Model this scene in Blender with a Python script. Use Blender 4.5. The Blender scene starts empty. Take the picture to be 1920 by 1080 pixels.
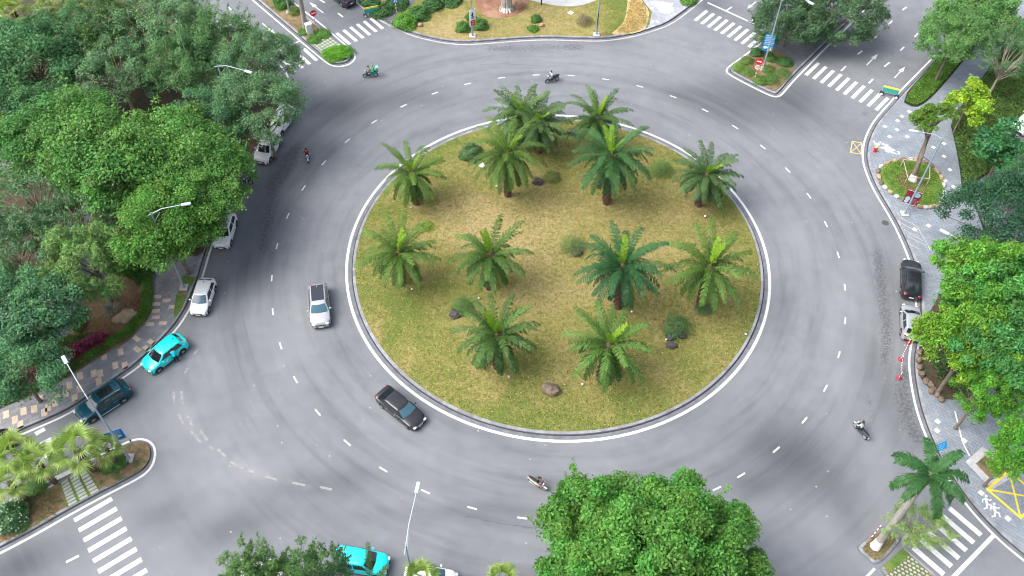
import bpy, bmesh, math, random
import numpy as np
from mathutils import Vector, Matrix, Euler, noise as mnoise
from mathutils.geometry import tessellate_polygon
R_ = math.radians
random.seed(7); rng = np.random.default_rng(7)
sc = bpy.context.scene
COL = sc.collection
S = 21.0
# ------------------------------------------------------------------ camera
F, PIT, ROL = 1706.053, 0.9025417, 0.0114327
CAM = np.array([-0.215101, -2.817157, 3.311195]) * S
cp, sp, cr, sr = math.cos(PIT), math.sin(PIT), math.cos(ROL), math.sin(ROL)
V_R0, V_U0, V_F = np.array([1, 0, 0.]), np.array([0, sp, cp]), np.array([0, cp, -sp])
V_R, V_U = cr * V_R0 + sr * V_U0, -sr * V_R0 + cr * V_U0
def G(p, z=0.0):
    """photo pixel (1920x1080) -> world point at height z"""
    d = V_F + V_R * ((p[0] - 960) / F) - V_U * ((p[1] - 540) / F)
    t = (z - CAM[2]) / d[2]
    q = CAM + d * t
    return Vector((q[0], q[1], z))
cam = bpy.data.cameras.new('camera'); co = bpy.data.objects.new('camera', cam); COL.objects.link(co)
co.matrix_world = Matrix(((V_R[0], V_U[0], -V_F[0], CAM[0]), (V_R[1], V_U[1], -V_F[1], CAM[1]), (V_R[2], V_U[2], -V_F[2], CAM[2]), (0, 0, 0, 1)))
cam.sensor_width = 36; cam.lens = F / 1920 * 36; cam.clip_end = 2000; cam.clip_start = 0.5
sc.camera = co
# ------------------------------------------------------------------ light
w = bpy.data.worlds.new('World'); sc.world = w; w.use_nodes = True
nt = w.node_tree; bg = nt.nodes['Background']
sky = nt.nodes.new('ShaderNodeTexSky'); sky.sky_type = 'NISHITA'; sky.sun_disc = False
SUN_EL, SUN_AZ = R_(54), R_(258)          # azimuth measured from +Y towards +X
sky.sun_elevation = SUN_EL; sky.sun_rotation = SUN_AZ
sky.air_density = 0.9; sky.dust_density = 5.0; sky.ozone_density = 1.0
hs = nt.nodes.new('ShaderNodeHueSaturation'); hs.inputs['Saturation'].default_value = 0.62
nt.links.new(sky.outputs[0], hs.inputs['Color']); nt.links.new(hs.outputs[0], bg.inputs[0])
bg.inputs[1].default_value = 0.15
sl = bpy.data.lights.new('sun', 'SUN'); sl.energy = 1.25; sl.angle = R_(45); sl.color = (1.0, 0.985, 0.96)
so = bpy.data.objects.new('sun', sl); COL.objects.link(so)
sd = Vector((math.sin(SUN_AZ) * math.cos(SUN_EL), math.cos(SUN_AZ) * math.cos(SUN_EL), math.sin(SUN_EL)))
so.rotation_euler = sd.to_track_quat('Z', 'Y').to_euler(); so.location = (0, 0, 60)
sc.view_settings.view_transform = 'Standard'; sc.view_settings.look = 'None'; sc.view_settings.gamma = 1
sc.view_settings.exposure = 1.06
sc.cycles.pixel_filter_type = 'BLACKMAN_HARRIS'; sc.cycles.filter_width = 1.05; sc.cycles.max_bounces = 6; sc.cycles.transparent_max_bounces = 6
# ------------------------------------------------------------------ materials
MATS = {}
class NT:
    def __init__(s, name):
        s.m = bpy.data.materials.new(name); s.m.use_nodes = True; s.t = s.m.node_tree
        s.b = s.t.nodes['Principled BSDF']; s.out = s.t.nodes['Material Output']
    def n(s, typ, **kw):
        x = s.t.nodes.new('ShaderNode' + typ)
        for k, v in kw.items():
            if k in ('operation', 'blend_type', 'data_type', 'feature', 'noise_dimensions', 'attribute_name', 'attribute_type', 'vector_type', 'interpolation_type', 'offset', 'offset_frequency', 'squash', 'distance', 'clamp'): setattr(x, k, v)
            else: s.set(x.inputs[k.replace('_', ' ')] if k.replace('_', ' ') in x.inputs else x.inputs[int(k[1:])], v)
        return x
    def set(s, inp, v):
        if isinstance(v, bpy.types.NodeSocket): s.t.links.new(v, inp)
        elif isinstance(v, tuple) and len(v) == 3 and inp.type == 'RGBA': inp.default_value = (*v, 1)
        else: inp.default_value = v
    def pos(s, rot=0, scale=(1, 1, 1)):
        g = s.n('NewGeometry'); m = s.n('Mapping', Vector=g.outputs['Position'], Scale=scale); m.inputs['Rotation'].default_value = (0, 0, rot); return m.outputs[0]
    def noise(s, vec, scale, detail=4, rough=.55, dist=0):
        return s.n('TexNoise', Vector=vec, Scale=scale, Detail=detail, Roughness=rough, Distortion=dist).outputs[0]
    def ramp(s, fac, stops):
        r = s.n('ValToRGB', Fac=fac); e = r.color_ramp.elements
        while len(e) < len(stops): e.new(.5)
        for k, (p, c) in enumerate(stops):
            e[k].position = p; e[k].color = (c, c, c, 1) if isinstance(c, (int, float)) else (*c, 1)
        return r.outputs[0]
    def mix(s, fac, a, b, mode='MIX'):
        x = s.n('Mix', data_type='RGBA', blend_type=mode); s.set(x.inputs[0], fac); s.set(x.inputs[6], a); s.set(x.inputs[7], b); return x.outputs[2]
    def math(s, op, a, b=0.0, c=None):
        x = s.n('Math', operation=op); s.set(x.inputs[0], a); s.set(x.inputs[1], b)
        if c is not None: s.set(x.inputs[2], c)
        return x.outputs[0]
    def attr(s, name): return s.n('Attribute', attribute_name=name).outputs['Fac']
    def base(s, c): s.set(s.b.inputs['Base Color'], c)
    def bump(s, h, strength=.3, dist=.05):
        x = s.n('Bump', Strength=strength, Distance=dist, Height=h); s.t.links.new(x.outputs[0], s.b.inputs['Normal'])
def simple(name, col, rough=.6, metal=0., coat=0., vary=.0, spec=.5, scale=3.):
    if name in MATS: return MATS[name]
    m = NT(name)
    if vary:
        f = m.noise(m.pos(), scale, 5, .6)
        lo = tuple(max(0, c * (1 - vary)) for c in col); hi = tuple(min(1, c * (1 + vary)) for c in col)
        m.base(m.ramp(f, [(.3, lo), (.7, hi)]))
    else: m.base((*col, 1))
    m.b.inputs['Roughness'].default_value = rough; m.b.inputs['Metallic'].default_value = metal
    m.b.inputs['Coat Weight'].default_value = coat; m.b.inputs['Specular IOR Level'].default_value = spec
    MATS[name] = m.m; return m.m
def asphalt():
    m = NT('asphalt'); P = m.pos()
    xyz = m.n('SeparateXYZ', Vector=P)
    r = m.math('SQRT', m.math('ADD', m.math('MULTIPLY', xyz.outputs[0], xyz.outputs[0]), m.math('MULTIPLY', xyz.outputs[1], xyz.outputs[1])))
    a = m.math('ARCTAN2', xyz.outputs[1], xyz.outputs[0])
    pol = m.n('CombineXYZ'); m.set(pol.inputs[0], m.math('MULTIPLY', r, 1.0)); m.set(pol.inputs[1], m.math('MULTIPLY', a, 2.2))
    streak = m.noise(pol.outputs[0], .75, 5, .62)
    blot = m.noise(P, .09, 4, .55, .6); mid = m.noise(P, .7, 4, .6); fine = m.noise(P, 14, 3, .8)
    c = m.ramp(blot, [(.3, (.16, .171, .186)), (.55, (.186, .198, .215)), (.75, (.206, .217, .233))])
    c = m.mix(m.ramp(m.math('MULTIPLY', r, .02), [(.66, .65), (.8, .2)]), c, m.ramp(streak, [(.3, .66), (.5, 1.0), (.72, 1.16)]), 'MULTIPLY')
    c = m.mix(.55, c, m.ramp(mid, [(.3, .8), (.7, 1.15)]), 'MULTIPLY')
    c = m.mix(.8, c, m.ramp(fine, [(.3, .6), (.7, 1.38)]), 'MULTIPLY')
    wear_vignette = m.attr('wear_vignette')
    wear_vignette = m.math('MULTIPLY', wear_vignette, m.ramp(streak, [(.3, 1.0), (.7, .72)])); wear_vignette = m.math('MULTIPLY', wear_vignette, 1.6); wv = m.math('ADD', wear_vignette, m.math('MULTIPLY', m.math('SUBTRACT', m.noise(P, .35, 5, .6), .5), .3))
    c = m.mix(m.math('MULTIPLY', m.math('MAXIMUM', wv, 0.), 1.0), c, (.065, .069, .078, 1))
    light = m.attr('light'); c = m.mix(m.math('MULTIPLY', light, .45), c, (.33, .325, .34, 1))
    wet = m.attr('wet')
    sp_ = m.math('ADD', m.math('MULTIPLY', m.math('SUBTRACT', m.noise(P, 4.0, 8, .85), .5), 1.7), m.math('MULTIPLY', wet, .26)); sp_ = m.math('ADD', sp_, .5)
    k = m.ramp(sp_, [(.64, 0.), (.8, 1.)])
    k = m.math('MULTIPLY', k, m.ramp(wet, [(.03, 0.), (.12, 1.)]))
    c = m.mix(m.math('MULTIPLY', k, .68), c, (.06, .063, .072, 1))
    vor = m.n('TexVoronoi', Vector=P, Scale=.55); v2 = m.ramp(vor.outputs['Distance'], [(.035, 1.), (.05, 0.)])
    c = m.mix(m.math('MULTIPLY', v2, .5), c, (.5, .5, .48, 1))
    m.base(c); m.b.inputs['Roughness'].default_value = .85; m.b.inputs['Specular IOR Level'].default_value = .3
    m.bump(fine, .25, .02); return m.m
def paint(name, col, keep=.62):
    m = NT(name); P = m.pos(); f = m.noise(P, 5, 6, .75); g = m.noise(P, 1.1, 4, .6)
    wv = m.math('ADD', f, m.math('MULTIPLY', g, .35))
    c = m.ramp(wv, [(keep - .12, col), (keep + .12, tuple(x * .84 for x in col)), (keep + .28, tuple(x * .5 for x in col))])
    m.base(c); m.b.inputs['Roughness'].default_value = .7; return m.m
def lawn():
    m = NT('lawn'); P = m.pos()
    a = m.noise(P, .17, 5, .62, .8); b = m.noise(P, 1.6, 6, .72); f = m.noise(P, 9, 4, .75); dry = m.attr('dry')
    t = m.math('ADD', m.math('MULTIPLY', a, .75), m.math('MULTIPLY', b, .55)); t = m.math('ADD', t, m.math('MULTIPLY', m.math('SUBTRACT', dry, .5), .42))
    c = m.ramp(t, [(.42, (.13, .165, .04)), (.56, (.19, .192, .056)), (.7, (.26, .225, .085)), (.9, (.34, .27, .13))])
    c = m.mix(.9, c, m.ramp(f, [(.3, .55), (.5, .95), (.72, 1.5)]), 'MULTIPLY')
    c = m.mix(.6, c, m.ramp(m.noise(P, 3.2, 5, .7), [(.35, .68), (.65, 1.25)]), 'MULTIPLY')
    m.base(c); m.b.inputs['Roughness'].default_value = .95; m.b.inputs['Specular IOR Level'].default_value = .1
    m.bump(m.math('ADD', f, b), .6, .06); return m.m
def soil(name, c0, c1, c2, green=None):
    m = NT(name); P = m.pos(); a = m.noise(P, .5, 6, .7, .5); f = m.noise(P, 7, 5, .75)
    c = m.ramp(a, [(.3, c0), (.5, c1), (.72, c2)]); c = m.mix(.85, c, m.ramp(f, [(.3, .55), (.7, 1.4)]), 'MULTIPLY')
    if green: c = m.mix(m.ramp(m.noise(P, 1.3, 5, .7), [(.5, 0.), (.62, .85)]), c, green)
    m.base(c); m.b.inputs['Roughness'].default_value = .95; m.bump(f, .8, .08); return m.m
def pavers(name, ca, cb, mortar, bw, bh, rot, stain=None, mort=.012, grooves=0):
    m = NT(name); P = m.pos(rot)
    br = m.n('TexBrick', Vector=P, Scale=1.0, Mortar_Size=mort, Bias=0.0, Brick_Width=bw, Row_Height=bh); br.offset = .5
    m.set(br.inputs['Color1'], ca); m.set(br.inputs['Color2'], cb); m.set(br.inputs['Mortar'], mortar)
    c = br.outputs[0]
    big = m.noise(P, .28, 5, .65, .5); c = m.mix(.7, c, m.ramp(big, [(.3, .72), (.7, 1.22)]), 'MULTIPLY')
    c = m.mix(.5, c, m.ramp(m.noise(P, 6, 4, .7), [(.3, .7), (.7, 1.25)]), 'MULTIPLY')
    if grooves:
        wv = m.n('TexWave', Vector=P, Scale=grooves); c = m.mix(.3, c, m.ramp(wv.outputs[0], [(.4, .6), (.6, 1.1)]), 'MULTIPLY')
    if stain:
        s_ = m.attr('stain'); k = m.ramp(m.math('ADD', m.math('MULTIPLY', m.noise(P, 2.2, 6, .75), .7), s_), [(.75, 0.), (.8, 1.)])
        c = m.mix(m.math('MULTIPLY', k, .85), c, stain)
    m.base(c); m.b.inputs['Roughness'].default_value = .8; return m.m
def leafmat():
    m = NT('leaf'); oi = m.n('ObjectInfo'); t = m.attr('tint'); h = m.attr('hue')
    hsv = m.n('HueSaturation', Color=oi.outputs['Color'], Saturation=1.0)
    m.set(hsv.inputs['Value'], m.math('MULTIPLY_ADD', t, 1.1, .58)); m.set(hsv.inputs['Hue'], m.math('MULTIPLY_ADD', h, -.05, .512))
    c = hsv.outputs[0]
    d = m.b; m.base(c); d.inputs['Roughness'].default_value = .5; d.inputs['Specular IOR Level'].default_value = .25
    tr = m.n('BsdfTranslucent'); m.set(tr.inputs[0], m.mix(1., c, (1.25, 1.35, .6, 1), 'MULTIPLY'))
    mx = m.n('MixShader'); mx.inputs[0].default_value = .3
    m.t.links.new(d.outputs[0], mx.inputs[1]); m.t.links.new(tr.outputs[0], mx.inputs[2]); m.t.links.new(mx.outputs[0], m.out.inputs[0])
    return m.m
def bark(name, a, b, scale=6):
    m = NT(name); P = m.pos(0, (1, 1, .35)); f = m.noise(P, scale, 5, .7); m.base(m.ramp(f, [(.3, a), (.7, b)])); m.b.inputs['Roughness'].default_value = .95; m.bump(f, .8, .05); return m.m
def carpaint(name, c, metal=.0):
    if name in MATS: return MATS[name]
    m = NT(name); d = m.n('NewGeometry')
    f = m.noise(m.pos(), 40, 2, .5)
    m.base(m.mix(.25, (*c, 1), m.ramp(f, [(.4, .8), (.6, 1.15)]), 'MULTIPLY'))
    m.b.inputs['Metallic'].default_value = metal; m.b.inputs['Roughness'].default_value = .32; m.b.inputs['Coat Weight'].default_value = .8; m.b.inputs['Coat Roughness'].default_value = .06
    MATS[name] = m.m; return m.m
M_ASPH = asphalt(); M_WHITE = paint('road_paint', (.74, .74, .73), .6); M_WORN = paint('worn_paint', (.6, .58, .55), .5); M_YEL = paint('yellow_paint', (.8, .62, .05), .7); M_YELF = paint('faded_yellow_paint', (.7, .56, .22), .55)
M_DKSTRIP = simple('gutter_dark_strip', (.045, .047, .055), .9, vary=.4, scale=1.5); M_LAWN = lawn(); 
def kerbmat():
    m = NT('kerb_stone'); P = m.pos(); f = m.noise(P, 2.2, 6, .7)
    c = m.ramp(f, [(.3, (.19, .2, .22)), (.7, (.31, .32, .345))]); c = m.mix(.8, c, m.ramp(m.attr('stone'), [(0., .72), (1., 1.22)]), 'MULTIPLY')
    m.base(c); m.b.inputs['Roughness'].default_value = .85; return m.m
M_KERB = kerbmat(); M_GUT = simple('gutter_concrete', (.15, .157, .178), .85, vary=.3, scale=1.3)
M_SOIL = soil('soil', (.1, .06, .035), (.19, .12, .07), (.3, .2, .12)); M_SOILG = soil('planted_soil', (.12, .08, .045), (.2, .14, .075), (.3, .2, .11), (.05, .09, .02, 1)); M_FOREST = soil('forest_floor', (.045, .034, .022), (.08, .052, .034), (.13, .078, .05), (.03, .06, .02, 1))
M_MULCH = soil('mulch', (.16, .07, .04), (.27, .14, .09), (.4, .25, .17)); M_DRY = soil('dry_bed', (.36, .25, .12), (.5, .37, .2), (.62, .48, .28), (.2, .24, .07, 1)); M_GRASS = soil('grass', (.05, .11, .015), (.1, .18, .03), (.2, .22, .06)); M_GRASS2 = soil('lush_grass', (.06, .14, .02), (.12, .22, .035), (.2, .25, .06))
M_PAVL = pavers('left_paving', (.19, .195, .22), (.26, .26, .275), (.11, .11, .12), .9, .45, R_(-40), grooves=2.2); M_PAVD = pavers('dark_paving', (.1, .105, .12), (.14, .145, .16), (.06, .06, .07), .6, .3, .3)
M_PAVR = pavers('right_paving', (.2, .232, .27), (.25, .28, .315), (.1, .115, .135), .5, .3, R_(38), (.6, .62, .65, 1)); M_PAVT = pavers('plaza_paving', (.3, .32, .36), (.38, .39, .42), (.2, .21, .23), .6, .6, .4, (.75, .75, .74, 1))
M_PALE = simple('pale_plaza', (.4, .41, .41), .8, vary=.15, scale=.8); M_BEIGE = simple('beige_paver', (.5, .4, .31), .8, vary=.2); M_CREAM = simple('cream_paver', (.66, .6, .52), .8, vary=.15)
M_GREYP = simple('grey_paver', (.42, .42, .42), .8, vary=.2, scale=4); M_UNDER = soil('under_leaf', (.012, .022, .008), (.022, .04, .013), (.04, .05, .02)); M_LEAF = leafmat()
M_BARK = bark('bark', (.1, .08, .06), (.24, .2, .16)); M_PALMB = bark('palm_bark', (.05, .03, .022), (.2, .12, .08), 9); M_GREYB = bark('grey_bark', (.2, .19, .17), (.36, .34, .31), 4); M_TWIG = bark('pale_bark', (.3, .25, .19), (.5, .43, .35)); M_WASH = simple('whitewash', (.75, .75, .73), .9, vary=.2, scale=5)
M_STEEL = simple('blue_grey_steel', (.3, .38, .46), .45, .3, vary=.15); M_PALEST = simple('pale_steel', (.45, .53, .59), .5, .1); M_DARK = simple('dark_plastic', (.02, .021, .024), .5); M_TYRE = simple('tyre', (.018, .018, .02), .85); M_RIM = simple('rim', (.55, .56, .58), .3, .7); M_GLASS = simple('dark_glass', (.015, .02, .025), .06, 0, .6, spec=.8); M_BGLASS = simple('sky_glass', (.06, .13, .17), .12, 0, 0, spec=.35)
M_CHROME = simple('chrome', (.75, .76, .78), .15, 1.); M_RED = simple('red_paint', (.55, .015, .02), .45, vary=.1); M_REDL = simple('tail_lens', (.45, .01, .015), .15, 0, .5); M_WH = simple('white_plastic', (.8, .8, .8), .5); M_LENS = simple('lens', (.7, .72, .75), .1, 0, .5); M_BLUE = simple('sign_blue', (.01, .14, .42), .4); M_BLUE2 = simple('sign_light_blue', (.01, .28, .62), .4); M_GREEN = simple('barrier_green', (.0, .28, .25), .5, vary=.1); M_YELP = simple('barrier_yellow', (.85, .68, .05), .5); M_MAR = simple('poster_maroon', (.22, .01, .03), .5); M_BLK = simple('black_print', (.015, .015, .018), .6); M_CYANP = simple('poster_cyan', (.3, .6, .7), .5); M_ROCK = simple('dark_rock', (.075, .065, .065), .9, vary=.5, scale=2.5); M_TAN = simple('tan_rock', (.34, .24, .16), .9, vary=.35, scale=2); M_BROWNR = simple('brown_rock', (.16, .12, .09), .9, vary=.4, scale=2); M_WOOD = simple('prop_wood', (.42, .33, .25), .8, vary=.25, scale=6); M_CABIN = simple('cabinet_white', (.7, .72, .72), .5, vary=.08)
# ------------------------------------------------------------------ mesh helpers
class MB:
    def __init__(s): s.v = []; s.f = []; s.t = []
    def add(s, vs, fs):
        o = len(s.v); s.v += [tuple(x) for x in vs]; s.f += [tuple(i + o for i in f) for f in fs]; return s
    def box(s, c, d, rot=None, bev=0.0):
        x, y, z = (k / 2 for k in d)
        if bev:
            b = bev; vs = []; 
            for sz, ins in ((-z, b), (-z + b, 0), (z - b, 0), (z, b)):
                X, Y = x - ins, y - ins
                vs += [(-X, -Y + b, sz), (-X + b, -Y, sz), (X - b, -Y, sz), (X, -Y + b, sz), (X, Y - b, sz), (X - b, Y, sz), (-X + b, Y, sz), (-X, Y - b, sz)]
            fs = [tuple(range(7, -1, -1)), tuple(range(24, 32))]
            for r in range(3):
                for k in range(8): a = r * 8 + k; b_ = r * 8 + (k + 1) % 8; fs.append((a, b_, b_ + 8, a + 8))
        else:
            vs = [(i * x, j * y, k * z) for k in (-1, 1) for i, j in ((-1, -1), (1, -1), (1, 1), (-1, 1))]
            fs = [(3, 2, 1, 0), (4, 5, 6, 7), (0, 1, 5, 4), (1, 2, 6, 5), (2, 3, 7, 6), (3, 0, 4, 7)]
        if rot is not None: vs = [rot @ Vector(q) for q in vs]
        return s.add([(q[0] + c[0], q[1] + c[1], q[2] + c[2]) for q in vs], fs)
    def tube(s, pts, rad, n=8, cap=True):
        pts = [Vector(p) for p in pts]
        if not isinstance(rad, (list, tuple)): rad = [rad] * len(pts)
        vs = []; up = Vector((0, 0, 1))
        for i, p in enumerate(pts):
            d = (pts[min(i + 1, len(pts) - 1)] - pts[max(i - 1, 0)]).normalized()
            a = d.cross(up if abs(d.z) < .95 else Vector((1, 0, 0))).normalized(); b = a.cross(d)
            if i and a.dot(pa) < 0: a, b = -a, -b
            pa = a
            vs += [p + (a * math.cos(2 * math.pi * k / n) + b * math.sin(2 * math.pi * k / n)) * rad[i] for k in range(n)]
        fs = []
        for i in range(len(pts) - 1):
            for k in range(n): fs.append((i * n + k, i * n + (k + 1) % n, (i + 1) * n + (k + 1) % n, (i + 1) * n + k))
        if cap: fs += [tuple(range(n - 1, -1, -1)), tuple(range((len(pts) - 1) * n, len(pts) * n))]
        return s.add(vs, fs)
    def ell(s, c, r, n=12, m=8, rot=None, jit=0, seed=0):
        vs = [Vector((0, 0, -1))]; c = Vector(c)
        for i in range(1, m):
            t = -math.pi / 2 + math.pi * i / m
            vs += [Vector((math.cos(t) * math.cos(2 * math.pi * k / n), math.cos(t) * math.sin(2 * math.pi * k / n), math.sin(t))) for k in range(n)]
        vs.append(Vector((0, 0, 1)))
        if jit: vs = [v * (1 + jit * mnoise.noise(v * 1.6 + Vector((seed * 7.1, seed * 3.3, 0))) + jit * .5 * mnoise.noise(v * 4 + Vector((seed, 0, 9)))) for v in vs]
        vs = [Vector((v.x * r[0], v.y * r[1], v.z * r[2])) for v in vs]
        if rot is not None: vs = [rot @ v for v in vs]
        fs = [(0, 1 + (k + 1) % n, 1 + k) for k in range(n)]
        for i in range(m - 2):
            for k in range(n): a = 1 + i * n + k; b = 1 + i * n + (k + 1) % n; fs.append((a, b, b + n, a + n))
        L = len(vs) - 1; o = 1 + (m - 2) * n
        fs += [(o + k, o + (k + 1) % n, L) for k in range(n)]
        return s.add([v + c for v in vs], fs)
    def wheel(s, c, r, w_, axis='y', n=20, prof=None):
        prof = prof or [(-.5, .62), (-.5, .9), (-.35, 1), (.35, 1), (.5, .9), (.5, .62)]
        vs = []
        for (u, q) in prof:
            for k in range(n): a = 2 * math.pi * k / n; vs.append((c[0] + math.cos(a) * r * q, c[1] + u * w_, c[2] + math.sin(a) * r * q))
        fs = []; P = len(prof)
        for i in range(P - 1):
            for k in range(n): fs.append((i * n + k, (i + 1) * n + k, (i + 1) * n + (k + 1) % n, i * n + (k + 1) % n))
        fs += [tuple(range(n)), tuple(range((P - 1) * n + n - 1, (P - 1) * n - 1, -1))]
        return s.add(vs, fs)
    def build(s, name, mat, parent=None, smooth=False, angle=40):
        me = bpy.data.meshes.new(name); me.from_pydata(s.v, [], s.f); me.update()
        return link(name, me, mat, parent, smooth, angle)
def link(name, me, mat, parent=None, smooth=False, angle=40):
    if mat is not None: me.materials.append(mat)
    if smooth:
        me.shade_smooth()
        if angle: me.set_sharp_from_angle(angle=R_(angle))
    o = bpy.data.objects.new(name, me); COL.objects.link(o)
    if parent is not None: o.parent = parent
    return o
def tag(o, label=None, cat=None, group=None, kind=None):
    if label: o['label'] = label
    if cat: o['category'] = cat
    if group: o['group'] = group
    if kind: o['kind'] = kind
    return o
def empty(name, loc, rz, label, cat, group=None):
    o = bpy.data.objects.new(name, None); o.empty_display_size = .3; COL.objects.link(o); o.location = loc; o.rotation_euler = (0, 0, rz)
    return tag(o, label, cat, group)
def dup(root, loc, rz, label, group=None, scale=None, color=None):
    r = root.copy(); COL.objects.link(r); r.location = loc; r.rotation_euler = (0, 0, rz); r['label'] = label
    if group: r['group'] = group
    if scale is not None: r.scale = scale
    for ch in list(root.children):
        c = ch.copy(); COL.objects.link(c); c.parent = r
        if color is not None: c.color = color
        for g in ch.children:
            d = g.copy(); COL.objects.link(d); d.parent = c
    return r
def struct(o): o['kind'] = 'structure'; return o
# ------------------------------------------------------------------ flat layout helpers (world xy)
def W(pts, z=0.0): return [G(p, z) for p in pts]
def smoothline(pts, it=2, closed=False):
    pts = [Vector((p[0], p[1], 0)) for p in pts]
    for _ in range(it):
        out = []
        n = len(pts); rngi = range(n if closed else n - 1)
        if not closed: out.append(pts[0])
        for i in rngi:
            a, b = pts[i], pts[(i + 1) % n]; out += [a * .75 + b * .25, a * .25 + b * .75]
        if not closed: out.append(pts[-1])
        pts = out
    return pts
def offset(pts, d, closed=False):
    out = []; n = len(pts)
    for i in range(n):
        a = pts[i - 1] if (closed or i) else None; b = pts[(i + 1) % n] if (closed or i < n - 1) else None; p = pts[i]
        d1 = (p - a).normalized() if a is not None and (p - a).length > 1e-6 else None
        d2 = (b - p).normalized() if b is not None and (b - p).length > 1e-6 else None
        d1 = d1 or d2; d2 = d2 or d1
        n1 = Vector((-d1.y, d1.x, 0)); n2 = Vector((-d2.y, d2.x, 0)); m = n1 + n2
        if m.length < 1e-4: m = n1
        m.normalize(); k = max(.4, m.dot(n1)); out.append(Vector((p.x, p.y, 0)) + m * (d / k))
    return out
def strip(mb, pts, wd, z, closed=False):
    a = offset(pts, wd / 2, closed); b = offset(pts, -wd / 2, closed); n = len(pts)
    mb.add([(p.x, p.y, z) for p in a] + [(p.x, p.y, z) for p in b], [(i, n + i, n + (i + 1) % n, (i + 1) % n) for i in range(n if closed else n - 1)])
def area2(p): return sum(p[i][0] * p[(i + 1) % len(p)][1] - p[(i + 1) % len(p)][0] * p[i][1] for i in range(len(p)))
def ccw(p): return list(p) if area2(p) > 0 else list(p)[::-1]
def slab(mb, pts, z0, z1):
    pts = ccw(pts); n = len(pts)
    tri = tessellate_polygon([[Vector((p[0], p[1], 0)) for p in pts]])
    fs = []
    for t in tri:
        a, b, c = (pts[i] for i in t)
        fs.append(tuple(t) if (b[0] - a[0]) * (c[1] - a[1]) - (b[1] - a[1]) * (c[0] - a[0]) > 0 else tuple(t[::-1]))
    vs = [(p[0], p[1], z1) for p in pts]
    if z0 is not None:
        vs += [(p[0], p[1], z0) for p in pts]; fs += [(n + i, n + (i + 1) % n, (i + 1) % n, i) for i in range(n)]
    mb.add(vs, fs)
def gridfill(poly, step, zf):
    """triangulated grid clipped to polygon, gives vertices inside for attributes"""
    bm = bmesh.new(); mb = MB(); slab(mb, poly, None, 0)
    vs = [bm.verts.new(v) for v in mb.v]
    for f in mb.f:
        try: bm.faces.new([vs[i] for i in f])
        except ValueError: pass
    xs = [v[0] for v in mb.v]; ys = [v[1] for v in mb.v]
    for lo, hi, nrm in ((min(xs), max(xs), (1, 0, 0)), (min(ys), max(ys), (0, 1, 0))):
        k = lo + step
        while k < hi:
            bmesh.ops.bisect_plane(bm, geom=bm.verts[:] + bm.edges[:] + bm.faces[:], plane_co=Vector(nrm) * k, plane_no=nrm); k += step
    for v in bm.verts: v.co.z = zf(v.co.x, v.co.y)
    me = bpy.data.meshes.new('m'); bm.to_mesh(me); bm.free(); return me
def setattr_pt(me, name, vals):
    a = me.attributes.new(name, 'FLOAT', 'POINT'); a.data.foreach_set('value', np.asarray(vals, np.float32))
def coords(me):
    c = np.empty(len(me.vertices) * 3, np.float32); me.vertices.foreach_get('co', c); return c.reshape(-1, 3)
def blobs(xy, lst):
    """sum of soft elliptical masks; each (px,py, rx px, ry px, amplitude)"""
    out = np.zeros(len(xy))
    for (px, py, rx, ry, a) in lst:
        c = G((px, py)); ex = (G((px + rx, py)) - c); ey = (G((px, py - ry)) - c)
        lx, ly = max(ex.length, .2), max(ey.length, .2)
        u = ((xy[:, 0] - c.x) * ex.x + (xy[:, 1] - c.y) * ex.y) / lx / lx; v = ((xy[:, 0] - c.x) * ey.x + (xy[:, 1] - c.y) * ey.y) / ly / ly
        out += a * np.exp(-(u * u + v * v) * 1.2)
    return out
def alongblobs(pts, r, a, n=6):
    out = []
    for (x0, y0), (x1, y1) in zip(pts[:-1], pts[1:]):
        for k in range(n): t = k / n; out.append((x0 + (x1 - x0) * t, y0 + (y1 - y0) * t, r, r * .8, a))
    return out
# ------------------------------------------------------------------ ground and road
mb = MB(); mb.add([(-900, -900, -.05), (900, -900, -.05), (900, 900, -.05), (-900, 900, -.05)], [(0, 1, 2, 3)]); struct(mb.build('ground', M_FOREST))
nx, ny = 360, 270; X = np.linspace(-95, 85, nx); Y = np.linspace(-55, 75, ny)
gx, gy = np.meshgrid(X, Y); vv = np.stack([gx.ravel(), gy.ravel(), np.zeros(nx * ny)], 1)
idx = np.arange(nx * ny).reshape(ny, nx); ff = np.stack([idx[:-1, :-1].ravel(), idx[:-1, 1:].ravel(), idx[1:, 1:].ravel(), idx[1:, :-1].ravel()], 1)
me = bpy.data.meshes.new('road'); me.vertices.add(len(vv)); me.vertices.foreach_set('co', vv.ravel().astype(np.float32))
me.loops.add(ff.size); me.loops.foreach_set('vertex_index', ff.ravel().astype(np.int32)); me.polygons.add(len(ff)); me.polygons.foreach_set('loop_start', np.arange(0, ff.size, 4).astype(np.int32)); me.update(calc_edges=True)
wear_vignette = blobs(vv, [(650, 200, 80, 45, .42), (770, 185, 90, 26, .4), (1390, 195, 110, 50, .55), (1500, 175, 60, 45, .45), (1280, 175, 60, 18, .25), (1480, 855, 110, 75, .6), (1400, 905, 60, 30, .3), (300, 965, 60, 40, .35), (430, 990, 90, 40, .42), (620, 905, 130, 32, .35), (40, 1060, 90, 50, .6), (1660, 740, 40, 130, .3), (500, 390, 40, 130, .28), (470, 500, 50, 60, .2), (880, 960, 200, 22, .3), (640, 10, 60, 30, .5), (700, 35, 40, 20, .3), (1590, 960, 40, 60, .25), (1330, 5, 40, 18, .4), (760, 120, 60, 20, .15), (1680, 540, 40, 80, .25)])  # worn tarmac patches, plus a dark corner vignette painted in at lower left
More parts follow.
